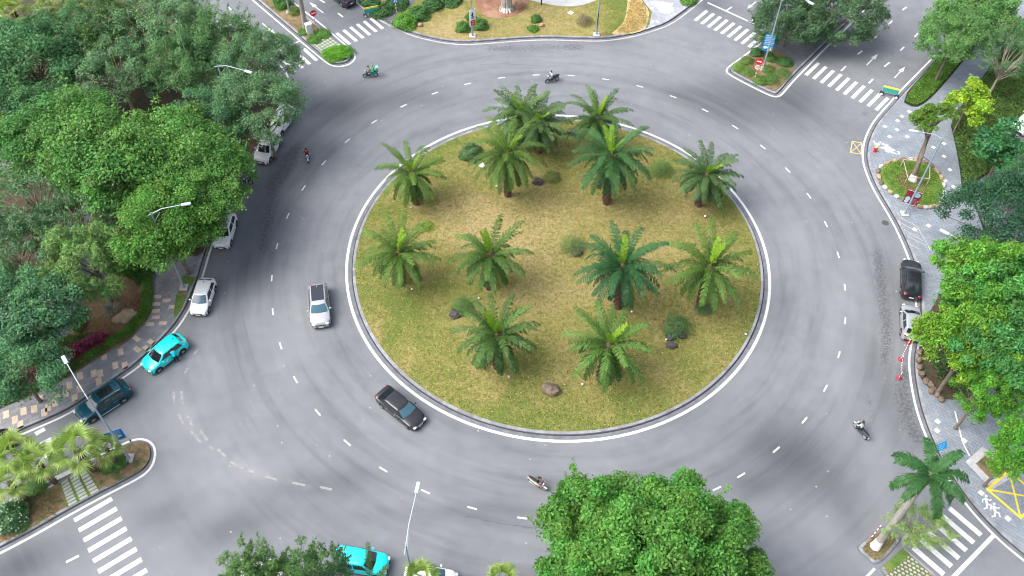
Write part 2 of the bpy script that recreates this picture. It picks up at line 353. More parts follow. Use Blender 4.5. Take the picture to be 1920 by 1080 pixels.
light = blobs(vv, [(600, 400, 60, 110, .35), (860, 870, 120, 30, .3), (1300, 250, 90, 30, .3), (1510, 480, 60, 130, .4), (1480, 980, 120, 60, .35), (330, 800, 80, 50, .35), (560, 640, 50, 80, .3), (1150, 115, 200, 25, .35), (480, 880, 90, 25, .35), (1570, 330, 50, 60, .3), (600, 150, 50, 40, .2)] + alongblobs([(330, 740), (360, 800), (420, 860), (500, 895), (600, 915)], 9, .5, 5))
wet = blobs(vv, alongblobs([(560, 268), (535, 320), (512, 345), (505, 400), (497, 440), (490, 480)], 14, .5, 5) + alongblobs([(1645, 470), (1650, 520), (1654, 560), (1662, 600), (1662, 640), (1656, 690)], 12, .62, 6) + alongblobs([(1700, 690), (1690, 740), (1705, 790), (1728, 840)], 18, .5, 5) + alongblobs([(915, 91), (960, 92), (1010, 90), (1060, 88), (1100, 88)], 11, .6, 4) + alongblobs([(760, 66), (830, 84), (890, 86)], 7, .45, 5) + alongblobs([(875, 970), (940, 985), (1010, 990)], 7, .55, 5) + alongblobs([(545, 290), (530, 330)], 14, .6, 4) + [(1630, 755, 12, 26, .7), (1620, 790, 22, 18, .45), (1690, 128, 18, 9, 1.0), (1697, 108, 12, 8, .7), (1668, 178, 26, 14, .7), (1621, 213, 7, 6, .9), (1640, 208, 14, 6, .7), (1632, 235, 10, 14, .6), (1470, 378, 14, 8, .45), (1640, 370, 10, 30, .4), (645, 12, 30, 14, .55), (610, 25, 25, 14, .35), (1325, 10, 22, 12, .8), (1290, 30, 24, 8, .6), (640, 800, 8, 8, .3), (600, 780, 20, 14, .35), (735, 820, 20, 10, .35), (1660, 420, 6, 5, .8), (520, 340, 30, 22, .45), (1520, 285, 14, 12, .3)])
for nm, val in (('wear_vignette', np.clip(wear_vignette, 0, .9)), ('light', np.clip(light, 0, .8)), ('wet', np.clip(wet, 0, 1))): setattr_pt(me, nm, val)
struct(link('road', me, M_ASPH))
# ---- central island
def ring(r, n=160): return [Vector((r * math.cos(2 * math.pi * k / n), r * math.sin(2 * math.pi * k / n), 0)) for k in range(n)]
def LZ(x, y): return .16 + .55 * max(0, 1 - (x * x + y * y) / (20.2 ** 2))
RK = S - .62
def kerbring(name, pts, wd=.24, z1=.15, mat=None):
    pts = ccw(pts); inner = offset(pts, wd, True); n = len(pts); mb = MB()
    ch = offset(pts, .03, True)
    mb.add([(p.x, p.y, -.02) for p in pts] + [(p.x, p.y, z1 - .03) for p in pts] + [(p.x, p.y, z1) for p in ch] + [(p.x, p.y, z1) for p in inner] + [(p.x, p.y, -.02) for p in inner],
           [(q * n + i, q * n + (i + 1) % n, (q + 1) * n + (i + 1) % n, (q + 1) * n + i) for q in range(4) for i in range(n)])
    o = struct(mb.build(name, mat or M_KERB)); rk = random.Random(n); tones = [rk.random() for _ in range(n)]; at = o.data.attributes.new('stone', 'FLOAT', 'FACE'); at.data.foreach_set('value', np.array([tones[i] for q in range(4) for i in range(n)], np.float32)); return inner
inner = kerbring('kerb', ring(RK), .26, .16)
def polar(r0, n=200, nr=60):
    mb = MB(); mb.v.append((0, 0, LZ(0, 0)))
    for i in range(1, nr + 1):
        for k in range(n):
            a = 2 * math.pi * k / n; r = r0 * i / nr; mb.v.append((r * math.cos(a), r * math.sin(a), LZ(r * math.cos(a), r * math.sin(a)) - (.012 if i == nr else 0)))
    mb.f = [(0, 1 + k, 1 + (k + 1) % n) for k in range(n)] + [(1 + i * n + k, 1 + (i + 1) * n + k, 1 + (i + 1) * n + (k + 1) % n, 1 + i * n + (k + 1) % n) for i in range(nr - 1) for k in range(n)]
    return mb
o = struct(polar(RK - .262).build('lawn', M_LAWN, smooth=True, angle=0)); c = coords(o.data)
rr = np.hypot(c[:, 0], c[:, 1]) / RK
dry = .5 - .28 * rr ** 3 + blobs(c, [(990, 440, 130, 60, .35), (1010, 560, 70, 90, .25), (1250, 410, 130, 40, .35), (900, 390, 150, 40, .2), (705, 640, 12, 40, .7), (1330, 700, 80, 40, -.1), (760, 590, 60, 70, -.3), (1000, 790, 160, 40, -.3), (740, 430, 40, 60, -.1), (820, 270, 70, 25, -.25), (1390, 480, 35, 90, -.2), (1230, 290, 50, 25, .1), (890, 430, 60, 40, .2)] + [(x, y, 14, 9, .75) for x, y in ((782, 386), (952, 374), (1136, 388), (1308, 389), (755, 535), (918, 547), (1157, 583), (1312, 577), (932, 692), (1125, 713), (1118, 285))])
setattr_pt(o.data, 'dry', np.clip(dry, 0, 1.2))
lm = MB(); strip(lm, ring(S), .27, .004, True); struct(lm.build('white_edge_line', M_WHITE))
gm = MB(); strip(gm, ring(RK + .06), .12, .0065, True); struct(gm.build('gutter_dark_strip', M_DKSTRIP)); gm = MB(); strip(gm, ring(RK + .2), .4, .003, True); struct(gm.build('gutter', M_GUT))  # narrow dark strip at the kerb base, laid over the gutter
# lane dashes (43 round the circle)
dm = MB()
for k in range(43):
    a = R_(-58.2 + k * 360 / 42.6 - 360 * 0) ; h = R_(.83)
    if k * 360 / 42.6 > 357: continue
    strip(dm, [Vector((28.26 * math.cos(a + h * q), 28.26 * math.sin(a + h * q), 0)) for q in (-1, 0, 1)], .14, .004)
struct(dm.build('lane_dashes', M_WHITE))
# ---- outer blocks: each given by the painted edge line in the photo
BL_LEFT = [(-200, 925), (-80, 868), (0, 832), (44, 813), (87, 795), (133, 774), (190, 736), (233, 707), (267, 683), (327, 623), (350, 590), (367, 556), (381, 515), (393, 472), (408, 432), (433, 385), (464, 328), (492, 286), (520, 243), (541, 203), (547, 168), (538, 137), (521, 119), (455, 66), (383, 28), (337, 0), (260, -45), (160, -100), (-400, -100), (-500, 400)]
BL_BL = [(-60, 1065), (0, 1038), (71, 1000), (124, 969), (184, 936), (233, 911), (267, 893), (285, 876), (292, 852), (288, 834), (274, 824), (256, 823), (233, 831), (163, 866), (110, 893), (40, 928), (-20, 958), (-120, 1008)]
BL_TL = [(440, -30), (480, 6), (524, 43), (562, 76), (600, 108), (614, 119), (625, 124), (638, 125), (655, 121), (665, 112), (666, 103), (660, 95), (646, 83), (624, 64), (597, 41), (572, 22), (550, 4), (520, -22), (490, -50), (420, -60)]
BL_TOP = [(610, -45), (655, -6), (680, 14), (700, 31), (725, 45), (750, 57), (770, 66), (794, 73), (825, 79.5), (856, 83.5), (887, 83.5), (920, 81), (970, 77), (1020, 74.5), (1070, 76), (1120, 77.5), (1153, 75), (1195, 67), (1228, 57), (1256, 47), (1294, 20), (1330, -12), (1390, -70), (600, -80)]
BL_TR = [(1500, 15), (1470, 42), (1435, 75), (1388, 110), (1366, 125), (1361, 133), (1367, 140), (1406, 161), (1445, 180), (1457, 182), (1466, 178), (1487, 152), (1525, 114), (1540, 98), (1592, 48), (1645, -5), (1700, -60), (1570, -60)]
BL_R = [(1850, 5), (1790, 65), (1735, 123), (1697, 161), (1669, 192), (1650, 213), (1635, 232), (1624, 254), (1618, 276), (1617, 298), (1623, 322), (1637, 355), (1657, 388), (1675, 419), (1693, 457), (1706, 490), (1713, 520), (1718, 560), (1717, 605), (1709, 643), (1704, 674), (1706, 703), (1711, 735), (1718, 767), (1729, 800), (1740, 827), (1757, 865), (1785, 909), (1818, 955), (1863, 1003), (1905, 1040), (1990, 1105), (2300, 1300), (2600, 600), (2300, 100), (2050, -100), (1950, -80)]
BL_BR = [(1603, 1026), (1607, 1020), (1642, 990), (1650, 986), (1668, 988), (1690, 1006), (1695, 1013), (1664, 1050), (1650, 1060), (1642, 1062), (1634, 1060), (1608, 1036)]
BL_BR2 = [(1642, 1066), (1652, 1060), (1690, 1024), (1700, 1026), (1775, 1092), (1850, 1170), (1740, 1190)]
KERB = {}
def block(key, px, cut, lineseg=None, it=2, gut=.42, lw=.2, mat=M_PAVD, lmat=M_WHITE, dark_strip=True):
    line = smoothline(W(px), it, True); line = ccw(line)
    if lw:
        m = MB(); strip(m, line, lw, .0045, True); struct(m.build('white_edge_line', lmat))
    g = MB(); strip(g, offset(line, .1 + gut / 2, True), gut, .003, True); struct(g.build('gutter', M_GUT))
    
    if dark_strip: g = MB(); strip(g, offset(line, .1 + gut - .06, True), .12, .0065, True); struct(g.build('gutter_dark_strip', M_DKSTRIP))  # dark strip along the foot of the block's kerb
    inner = kerbring('kerb', offset(line, .1 + gut, True), .22, .15)
    m = MB(); slab(m, inner, None, .146); KERB[key] = inner
    return m
m = block('L', BL_LEFT, 0); struct(m.build('pavement', M_PAVL))
m = block('BL', BL_BL, 0); struct(m.build('median', M_SOILG))
m = block('TL', BL_TL, 0); struct(m.build('median', M_SOILG))
m = block('T', BL_TOP, 0, lmat=M_WORN); topin = KERB['T']
me = gridfill(topin, 1.0, lambda x, y: .146); o = struct(link('garden_lawn', me, M_LAWN)); c = coords(me)
setattr_pt(me, 'dry', np.clip(.55 + blobs(c, [(850, 55, 50, 25, .4), (1180, 25, 60, 40, -.7), (800, 20, 40, 20, -.5), (1030, 50, 40, 20, .2), (940, 60, 60, 10, -.1)]), 0, 1.2))
m = block('TR', BL_TR, 0); struct(m.build('median', M_PAVD))
m = block('R', BL_R, 0); me = gridfill(KERB['R'], 1.2, lambda x, y: .146); struct(link('pavement', me, M_PAVR)); c = coords(me)
setattr_pt(me, 'stain', np.clip(blobs(c, [(1645, 270, 14, 12, .5), (1672, 285, 20, 7, .42), (1700, 297, 20, 6, .42), (1665, 275, 30, 12, .22)]), 0, 1))
m = block('BR', BL_BR, 0, lw=0, it=1, gut=.12, dark_strip=False); struct(m.build('median', soil('dry_median', (.13, .1, .05), (.2, .155, .08), (.28, .21, .11), (.1, .13, .03, 1)))); m = block('BR2', BL_BR2, 0, lw=0, it=1, gut=.1, dark_strip=False); struct(m.build('median', M_SOILG))
# pavement below the frame
mb = MB(); slab(mb, W([(350, 1125), (1200, 1125), (1500, 1190), (1500, 1500), (200, 1500)]), -.02, .14); struct(mb.build('pavement', M_PAVD))
# ---- sheets on the blocks
def sheet(name, px, mat, z=.17, it=0, z0=.13, cut=None):
    m = MB(); pts = W(px); pts = smoothline(pts, it, True) if it else pts
    slab(m, pts, z0, z); return struct(m.build(name, mat))
BED_A = [(-60, 790), (19, 760), (96, 729), (154, 693), (200, 664), (241, 642), (262, 620), (282, 596), (287, 567), (286, 519), (262, 503), (225, 490), (190, 540), (150, 560), (142, 600), (134, 632), (95, 657), (40, 690), (-60, 740)]
sheet('planting_bed', BED_A, M_SOIL, .19, 1)
sheet('planting_bed', [(232, 450), (250, 476), (300, 488), (340, 478), (378, 484), (390, 450), (406, 402), (435, 352), (478, 280), (512, 225), (528, 190), (526, 150), (500, 118), (440, 72), (330, 20), (230, -60), (-300, -60), (-300, 290), (-20, 290), (60, 306), (90, 340), (150, 352), (205, 395), (215, 425)], M_FOREST, .19, 1)
sheet('planting_bed', [(-300, 330), (-20, 328), (40, 314), (70, 330), (120, 370), (160, 390), (150, 480), (95, 520), (92, 640), (60, 680), (-60, 730), (-300, 760)], M_FOREST, .188, 1)
sheet('dark_path', [(205, 395), (215, 425), (232, 455), (255, 480), (310, 492), (285, 515), (255, 498), (228, 485), (190, 530), (150, 556), (140, 600), (132, 632), (92, 655), (92, 520), (150, 480), (170, 400)], M_PAVD, .152, 0)
sheet('verge', [(342, 519), (368, 521), (361, 537), (338, 538)], M_GRASS, .16); sheet('verge', [(331, 555), (352, 553), (343, 578), (330, 598), (326, 592)], M_GRASS, .16); sheet('verge', [(337, 539), (358, 539), (352, 552), (333, 553)], M_SOIL, .158)
# bottom-left median
def paver_patch(name, quad, nu, nv, su=.72, sv=.68, base=M_GRASS, z=.165, mat=M_GREYP):
    a, b, c, d = W(quad); m = MB(); slab(m, [a, b, c, d], .1, z - .01); struct(m.build('paver_bed', base)); m = MB()
    for i in range(nu):
        for j in range(nv):
            def P_(u, v): return (a * (1 - u) + b * u) * (1 - v) + (d * (1 - u) + c * u) * v
            u0, u1 = (i + .5 - su / 2) / nu, (i + .5 + su / 2) / nu; v0, v1 = (j + .5 - sv / 2) / nv, (j + .5 + sv / 2) / nv
            slab(m, [P_(u0, v0), P_(u1, v0), P_(u1, v1), P_(u0, v1)], z - .02, z + .012)
    struct(m.build(name, mat))
paver_patch('stepping_pavers', [(162, 876), (190, 921), (128, 953), (113, 908)], 8, 3, .72, .74)
sheet('grass_patch', [(192, 920), (165, 876), (235, 838), (258, 829), (274, 830), (284, 845), (280, 868), (262, 885), (230, 901)], M_SOILG, .16, 1)
# top-left median
paver_patch('stepping_pavers', [(615, 68), (640, 86), (607, 103), (586, 84)], 5, 6, .7, .7, M_GRASS)
# top garden
sheet('garden_path', [(713, 30), (723, 38), (737, 42), (742, 32), (765, 15), (795, -8), (815, -30), (785, -30), (755, 0)], M_PAVD, .154)
sheet('mulch_bed', [(890, 2), (897, 25), (920, 36), (950, 36), (978, 26), (992, 8), (996, -20), (885, -20)], M_MULCH, .155, 2)
sheet('pale_plaza', [(985, 0), (1010, 6), (1040, 12), (1068, 14.5), (1095, 11), (1118, 2), (1140, -10), (1140, -40), (970, -40)], M_PALE, .156, 1)
sheet('dry_bed', [(1142, 67), (1160, 54), (1172, 40), (1177, 0), (1178, -30), (1195, -30), (1203, 5), (1218, 22), (1214, 45), (1208, 59), (1180, 66)], M_DRY, .155, 1)
me = gridfill(W([(1212, 57), (1218, 46), (1222, 24), (1206, 4), (1200, -40), (1370, -40), (1318, -6), (1290, 14), (1252, 41), (1228, 51)]), .8, lambda x, y: .158); struct(link('garden_paving', me, M_PAVT)); c = coords(me)
setattr_pt(me, 'stain', np.clip(blobs(c, [(1248, 18, 20, 14, .75), (1228, 42, 10, 8, .7), (1225, 8, 16, 6, .5), (1265, 5, 14, 6, .4)]), 0, 1))
# top-right median
sheet('planting_bed', [(1373, 130), (1388, 118), (1424, 92), (1440, 86), (1460, 96), (1490, 126), (1480, 147), (1458, 171), (1449, 172), (1406, 152)], M_SOILG, .17, 1)
# right block
sheet('planting_bed', [(1643, 320), (1665, 306), (1697, 301), (1722, 304), (1748, 314), (1767, 338), (1770, 370), (1762, 386), (1744, 392), (1720, 391), (1690, 378), (1664, 361), (1649, 344)], M_GRASS2, .26, 2)
sheet('soil_ring', [(1680, 345), (1678, 335), (1695, 322), (1715, 325), (1738, 345), (1735, 362), (1715, 366), (1690, 358)], M_SOIL, .275, 2, .2)
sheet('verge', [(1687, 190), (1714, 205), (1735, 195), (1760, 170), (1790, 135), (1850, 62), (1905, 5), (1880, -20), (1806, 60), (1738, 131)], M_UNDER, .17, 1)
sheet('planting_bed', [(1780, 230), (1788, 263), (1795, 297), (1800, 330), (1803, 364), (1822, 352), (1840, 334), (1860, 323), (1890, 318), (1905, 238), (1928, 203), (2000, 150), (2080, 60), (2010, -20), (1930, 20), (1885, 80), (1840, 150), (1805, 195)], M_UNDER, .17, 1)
sheet('parking_lot', [(1828, 358), (1845, 341), (1862, 331), (1896, 325), (1912, 246), (1934, 212), (2010, 156), (2120, 220), (2100, 400), (1900, 420)], M_PAVD, .156)
m = MB(); strip(m, smoothline(W([(1822, 362), (1840, 338), (1860, 326), (1893, 321), (1908, 240), (1930, 206), (2004, 152)]), 1), .28, .24); struct(m.build('low_kerb', M_KERB))
sheet('planting_bed', [(1721, 655), (1720, 689), (1724, 711), (1744, 733), (1766, 750), (1800, 752), (1850, 735), (1875, 670), (1868, 590), (1820, 530), (1765, 545), (1735, 600)], M_FOREST, .2, 1)
sheet('tree_pit', [(1829, 871), (1846, 856), (1890, 882), (1858, 901)], M_SOILG, .16)
m = MB(); strip(m, offset(ccw(W([(1829, 871), (1846, 856), (1890, 882), (1858, 901)])), -.35, True), .62, .151, True); struct(m.build('tree_pit_paving', M_GREYP))
# bottom-right median
sheet('grass_patch', [(1655, 1062), (1692, 1030), (1706, 1042), (1690, 1060), (1668, 1078)], M_GRASS, .165); sheet('grid_paving', [(1684, 1062), (1704, 1042), (1760, 1094), (1700, 1120), (1655, 1082)], pavers('grass_grid', (.34, .34, .33), (.42, .42, .4), (.1, .13, .04), .36, .3, .6, mort=.07), .172)
# ---- painted markings
def crosswalk(a0, a1, b0, b1, ib, n, wd, k0=0, mat=M_WHITE):
    A0, A1, B0, B1 = G(a0), G(a1), G(b0), G(b1); m = MB()
    for k in range(k0, n): t = k / ib; strip(m, [A0 + (B0 - A0) * t, A1 + (B1 - A1) * t], wd, .005)
    struct(m.build('crosswalk', mat))
crosswalk((139, 976), (210, 935), (184, 1072), (256, 1029), 5, 12, .42)
crosswalk((66, 814), (84, 804), (92, 877), (122, 862), 3, 5, .42)
crosswalk((569.4, 91.5), (594, 113.5), (529.4, 111.3), (554.2, 134.4), 3, 4, .42)
crosswalk((631.3, 61.9), (656.3, 83.3), (695, 34.4), (718, 53.8), 5, 6, .42)
crosswalk((1325.6, 20), (1303, 38.8), (1402.5, 55), (1378, 75.6), 6, 9, .42)
crosswalk((1535, 118), (1511, 141), (1650, 176), (1627.5, 199), 8, 10, .42)
crosswalk((1780, 952.7), (1839.6, 1003.4), (1712, 1026.6), (1769.6, 1077), 5, 6, .46)
m = MB()
for a, b, wd in [((506, 104), (561, 77), .22), ((1327, 5), (1428, 51), .24), ((1863, 1004), (1775, 1095), .32), ((1640, 1066), (1600, 1108), .2)]: strip(m, W([a, b]), wd, .0055)
struct(m.build('stop_line', M_WHITE))
m = MB()
for a, b in [((514, 89), (521, 95)), ((489, 66), (497, 74)), ((427, 12), (434, 19)), ((457, 39), (466, 46)), ((399, -12), (405, -6)), ((634, 25), (643, 32)), ((600, 0), (609, 5)), ((628, -4), (638, 4)), ((1361, 20.6), (1372, 13)), ((1407, 41), (1416, 34)), ((1637, 148), (1629, 156)), ((1668, 117), (1658, 125)), ((1586, 124), (1577, 133)), ((1617, 95), (1608, 102)), ((1645, 67), (1637, 74)), ((1673, 39), (1666, 46)), ((1700, 13), (1692, 19)), ((1695, 88), (1688, 95)), ((1722, 62), (1715, 69)), ((124, 1054), (148, 1042))]:
    strip(m, W([a, b]), .2, .0048)
struct(m.build('lane_dashes', M_WHITE))
M_FADE = simple('faded_marking', (.255, .255, .26), .85, vary=.3, scale=2.5); M_CRACK = simple('road_crack', (.07, .072, .08), .9); M_SEAL = simple('road_seam', (.225, .235, .255), .9, vary=.12)
m = MB()
for a, b in [((325, 734), (327, 757)), ((340, 733), (343, 757)), ((334, 775), (345, 797)), ((352, 781), (360, 797)), ((357, 808), (377, 830)), ((375, 806), (389, 826)), ((392, 836), (402, 844)), ((408, 842), (424, 857)), ((432, 866), (456, 878)), ((462, 880), (484, 888)), ((498, 893), (520, 900)), ((548, 905), (572, 910)), ((600, 913), (622, 918)), ((362, 665), (372, 655)), ((346, 700), (352, 690))]: strip(m, W([a, b]), .2, .004)
struct(m.build('faded_marking', M_FADE))
m = MB()
for ln in [[(900, 121), (940, 119), (1000, 123), (1060, 124)], [(925, 127), (980, 128), (1030, 127)], [(1508, 280), (1520, 290), (1533, 300), (1537, 306)], [(872, 969), (905, 974), (950, 984), (1005, 990), (1035, 992)]]:
    p_ = smoothline(W(ln), 2); p_ = [q + Vector((random.uniform(-.06, .06), random.uniform(-.06, .06), 0)) for q in p_]; strip(m, p_, .035, .0038)
struct(m.build('road_crack', M_CRACK))
for px, lb in [((1660, 418), 'dark round manhole cover on the road near the right kerb')]:
    m = MB(); m.tube([(0, 0, -.05), (0, 0, .008)], .36, 20); o = m.build('manhole_cover', M_CRACK); o.location = G(px); tag(o, lb, 'manhole cover')
def arrow(tail, tip):
    a, b = G(tail), G(tip); d = (b - a).normalized(); n = Vector((-d.y, d.x, 0)); L = (b - a).length; m = MB()
    z = Vector((0, 0, .005)); h = L * .62
    m.add([q + z for q in (a + n * .07, a - n * .07, a + d * h - n * .07, a + d * h + n * .07, a + d * (h - .1) - n * .3, b, a + d * (h - .1) + n * .3)], [(0, 1, 2, 3), (4, 5, 6)])
    struct(m.build('lane_arrow', M_WHITE))
for t in [((492, 44), (517, 64)), ((606, 24), (580, 4)), ((1418, 3), (1401, 16)), ((1625, 122), (1646, 101)), ((1677, 146), (1697, 125))]: arrow(*t)
def boxmark(name, c4, wd, mat, z):
    p = [G(q, 0) for q in c4]; m = MB(); strip(m, p, wd, z, True); struct(m.build(name, mat)); m = MB(); strip(m, [p[0], p[2]], wd * .8, z + .002); struct(m.build(name, mat)); m = MB(); strip(m, [p[1], p[3]], wd * .8, z + .004); struct(m.build(name, mat))
boxmark('yellow_box_marking', [(1598, 265), (1616, 268), (1614.6, 289), (1594.4, 286)], .11, M_YELF, .005)
boxmark('yellow_box_marking', [(1850, 919), (1890, 884), (1952, 937), (1912, 972)], .2, M_YEL, .152)
m = MB(); strip(m, smoothline(W([(1789, 772), (1796, 800), (1803, 830), (1817, 857)]), 2), .13, .152); struct(m.build('white_walkway_line', M_WHITE))
m = MB(); strip(m, smoothline(W([(1681, 400), (1690, 412), (1717, 424), (1728, 442), (1743, 470)]), 1), .07, .152)
for a, b in [((1689, 420), (1722, 438)), ((1694, 432), (1730, 454)), ((1700, 445), (1736, 462)), ((1706, 460), (1724, 470))]: strip(m, W([a, b]), .06, .153)
struct(m.build('faint_parking_marking', M_WORN))
def runner(c, s_, rot):
    """white running figure stencilled flat on the pavement"""
    C = G(c); m = MB(); R2 = Matrix.Rotation(rot, 3, 'Z')
    def P_(x, y): q = R2 @ Vector((x * s_, y * s_, 0)); return Vector((C.x + q.x, C.y + q.y, 0))
    slab(m, [P_(.18 + .13 * math.cos(k * .7), .82 + .13 * math.sin(k * .7)) for k in range(9)], None, .1525)
    for i, (ln, wd) in enumerate([([(.08, .66), (-.1, .12)], .2), ([(-.08, .12), (.2, -.05), (.12, -.42)], .13), ([(-.12, .1), (-.25, -.25), (-.58, -.3)], .13), ([(.08, .6), (.3, .36), (.5, .45)], .1), ([(.02, .6), (-.3, .52), (-.4, .28)], .1)]): strip(m, [P_(*q) for q in ln], wd * s_, .153 + .0007 * i)
    struct(m.build('runner_marking', M_WHITE))
runner((1852, 948), .95, R_(8)); runner((1867, 963), .95, R_(8))
# loose pale pavers let into the pavements
def pav(lst, mat, a, b, rot, z=.1500):
    m = MB(); R2 = Matrix.Rotation(rot, 3, 'Z')
    for p in lst:
        c = G(p, z); slab(m, [c + R2 @ Vector((x * a / 2, y * b / 2, 0)) for x, y in ((-1, -1), (1, -1), (1, 1), (-1, 1))], None, z)
    struct(m.build('inlaid_pavers', mat))
pav([(295, 556), (293, 570), (292, 583), (292, 595), (312, 563), (324, 575), (281, 608), (305, 606)], M_BEIGE, .75, .42, R_(2)); pav([(256, 635), (284, 642), (257, 655), (275, 653)], M_BEIGE, .8, .45, R_(-35)); pav([(226, 660), (216, 685), (234, 685), (195, 668), (188, 700), (185, 715), (176, 700), (150, 705), (130, 722), (149, 729), (140, 746), (103, 755), (75, 748), (64, 767), (83, 773), (44, 771), (28, 787), (11, 777), (38, 796), (108, 741), (123, 738), (90, 764)], M_BEIGE, .8, .5, R_(-68)); pav([(-20, 800), (-5, 788)], M_BEIGE, .8, .5, R_(-68))
pav([(1691, 218), (1705, 209), (1659, 237), (1683, 226), (1682, 243), (1668, 256), (1701, 256), (1750, 276), (1770, 269), (1770, 293), (1781, 318), (1772, 338), (1788, 350), (1779, 378), (1765, 193), (1741, 423), (1715, 430), (1762, 471), (1758, 790), (1757, 807), (1808, 826), (1840, 924), (1890, 972), (1820, 140), (1832, 145), (1833, 150), (1780, 115), (1850, 100)], M_CREAM, .42, .42, R_(38))
# ------------------------------------------------------------------ foliage
def leaves_mesh(name, C, N, size, aspect=.5, tint=None, hue=None, fold=.0, dirv=None):
    """one diamond-shaped leaf per centre C, facing N"""
    n = len(C); N = N / np.linalg.norm(N, axis=1, keepdims=True)
    r = rng.normal(size=(n, 3)) if dirv is None else dirv + .25 * rng.normal(size=(n, 3))
    A = r - N * (r * N).sum(1, keepdims=True); A /= np.linalg.norm(A, axis=1, keepdims=True) + 1e-9; B = np.cross(N, A)
    sz = (size * (.65 + .7 * rng.random(n)))[:, None] if np.isscalar(size) else size[:, None]
    V = np.stack([C - A * sz * .5, C + B * sz * aspect * .5 - N * sz * fold, C + A * sz * .5 - N * sz * .12, C - B * sz * aspect * .5 - N * sz * fold], 1).reshape(-1, 3)
    me = bpy.data.meshes.new(name); me.vertices.add(4 * n); me.vertices.foreach_set('co', V.ravel().astype(np.float32))
    me.loops.add(4 * n); me.loops.foreach_set('vertex_index', np.arange(4 * n, dtype=np.int32)); me.polygons.add(n); me.polygons.foreach_set('loop_start', np.arange(0, 4 * n, 4, dtype=np.int32)); me.update(calc_edges=True)
    tint = np.full(n, .5) if tint is None else tint; hue = np.full(n, .5) if hue is None else hue
    for nm, a in (('tint', tint), ('hue', hue)): at = me.attributes.new(nm, 'FLOAT', 'FACE'); at.data.foreach_set('value', np.clip(a, 0, 1.4).astype(np.float32))
    me.materials.append(M_LEAF); return me
def crown_mesh(seed, R, flat=.72, lobes=70, per=150, leaf=.34, lobe_r=(.2, .34), inner=.5, low=-.35, aspect=.55, droop=0., gap=0., spike=.0, wobk=1.):
    global rng
    rng = np.random.default_rng(seed); C = []; N = []; T = []; H = []; LC = []
    # uneven outline: radius multiplied by a low-frequency wobble of the direction
    ph = rng.random(6) * 6.28
    for k in range(lobes):
        while True:
            d = rng.normal(size=3); d /= np.linalg.norm(d)
            if d[2] > low: break
        az = math.atan2(d[1], d[0]); wob = 1 + wobk * (.13 * math.sin(2 * az + ph[0]) + .1 * math.sin(3 * az + ph[1]) + .08 * math.sin(5 * az + ph[2]))
        q = inner + (1 - inner) * rng.random() ** .6
        c = d * R * q * wob * np.array([1, 1, flat]); lr = R * (lobe_r[0] + (lobe_r[1] - lobe_r[0]) * rng.random()) * (1.1 - .35 * q)
        LC.append((c, lr)); n = int(per * (.6 + .8 * rng.random()))
        u = rng.normal(size=(n, 3)); u /= np.linalg.norm(u, axis=1, keepdims=True); u[:, 2] = np.where(u[:, 2] < -.25, -u[:, 2], u[:, 2])
        rad = lr * (.4 + .78 * rng.random(n) ** .7)[:, None]
        pts = c + u * rad * np.array([1.1, 1.1, .72]) + d * lr * .15
        if droop: pts[:, 2] -= droop * (np.hypot(u[:, 0], u[:, 1])) * lr
        C.append(pts); N.append(u * .75 + np.array([0, 0, .6]) + .6 * rng.normal(size=(n, 3)))
        tl = .28 + .42 * rng.random(); T.append(tl + .24 * rng.normal(size=n)); H.append(np.full(n, rng.random()) * .6 + .4 * rng.random(n))
        if spike and rng.random() < spike:
            m_ = 40; t = rng.random(m_); e = c + (d + np.array([0, 0, .5])) * lr * (1 + 1.1 * t)[:, None] + rng.normal(size=(m_, 3)) * .14 * lr
            C.append(e); N.append(rng.normal(size=(m_, 3)) + np.array([0, 0, .8])); T.append(np.full(m_, tl + .1)); H.append(np.full(m_, .7))
    me = leaves_mesh('crown', np.concatenate(C), np.concatenate(N), leaf, aspect, np.concatenate(T), np.concatenate(H), .08)
    return me, LC
def trunk_mesh(LC, zc, r0, nb=14, lean=(0, 0), seed=1, r1=.45, mb=None):
    """tapered trunk with limbs to the lobes; crown centre sits at height zc"""
    rd = random.Random(seed); mb = mb or MB(); fork = zc * .45
    top = Vector((lean[0] * .3, lean[1] * .3, zc * .9))
    pts = [Vector((0, 0, -.1)), Vector((.06, .02, .25)), Vector((lean[0] * .1, lean[1] * .1, fork * .55)), Vector((lean[0] * .2, lean[1] * .2, fork)), top]
    mb.tube(pts, [r0 * 1.5, r0 * 1.1, r0, r0 * .85, r0 * .3], 9)
    ls = sorted(LC, key=lambda q: -np.hypot(q[0][0], q[0][1])); sel = [ls[int(i * len(ls) / nb)] for i in range(nb)]
    for c, lr in sel:
        e = Vector(c) + Vector((0, 0, zc)); s0 = pts[3] + (top - pts[3]) * rd.uniform(0, .6); mid = s0 * .5 + e * .5 + Vector((rd.uniform(-.3, .3), rd.uniform(-.3, .3), rd.uniform(-.1, .5)))
        mb.tube([s0, mid, e], [r0 * .42, r0 * .26, r0 * .08], 6)
        for _ in range(2):
            e2 = e + Vector((rd.uniform(-1, 1), rd.uniform(-1, 1), rd.uniform(-.3, .8))) * lr; mb.tube([mid * .4 + e * .6, e2], [r0 * .14, r0 * .04], 5)
    return mb
PROTO = {}
def proto(kind, zc, **kw):
    tb = kw.pop('bark', M_BARK); r0 = kw.pop('r0', .22); nb = kw.pop('nb', 14)
    cm, LC = crown_mesh(**kw); tmb = trunk_mesh(LC, zc, r0, nb, seed=kw['seed'])
    tm = bpy.data.meshes.new('trunk'); tm.from_pydata(tmb.v, [], tmb.f); tm.materials.append(tb); tm.shade_smooth()
    PROTO[kind] = (cm, tm, zc, kw['R'])
proto('broad_a', 7, seed=11, R=5, lobes=120, per=270, leaf=.28)
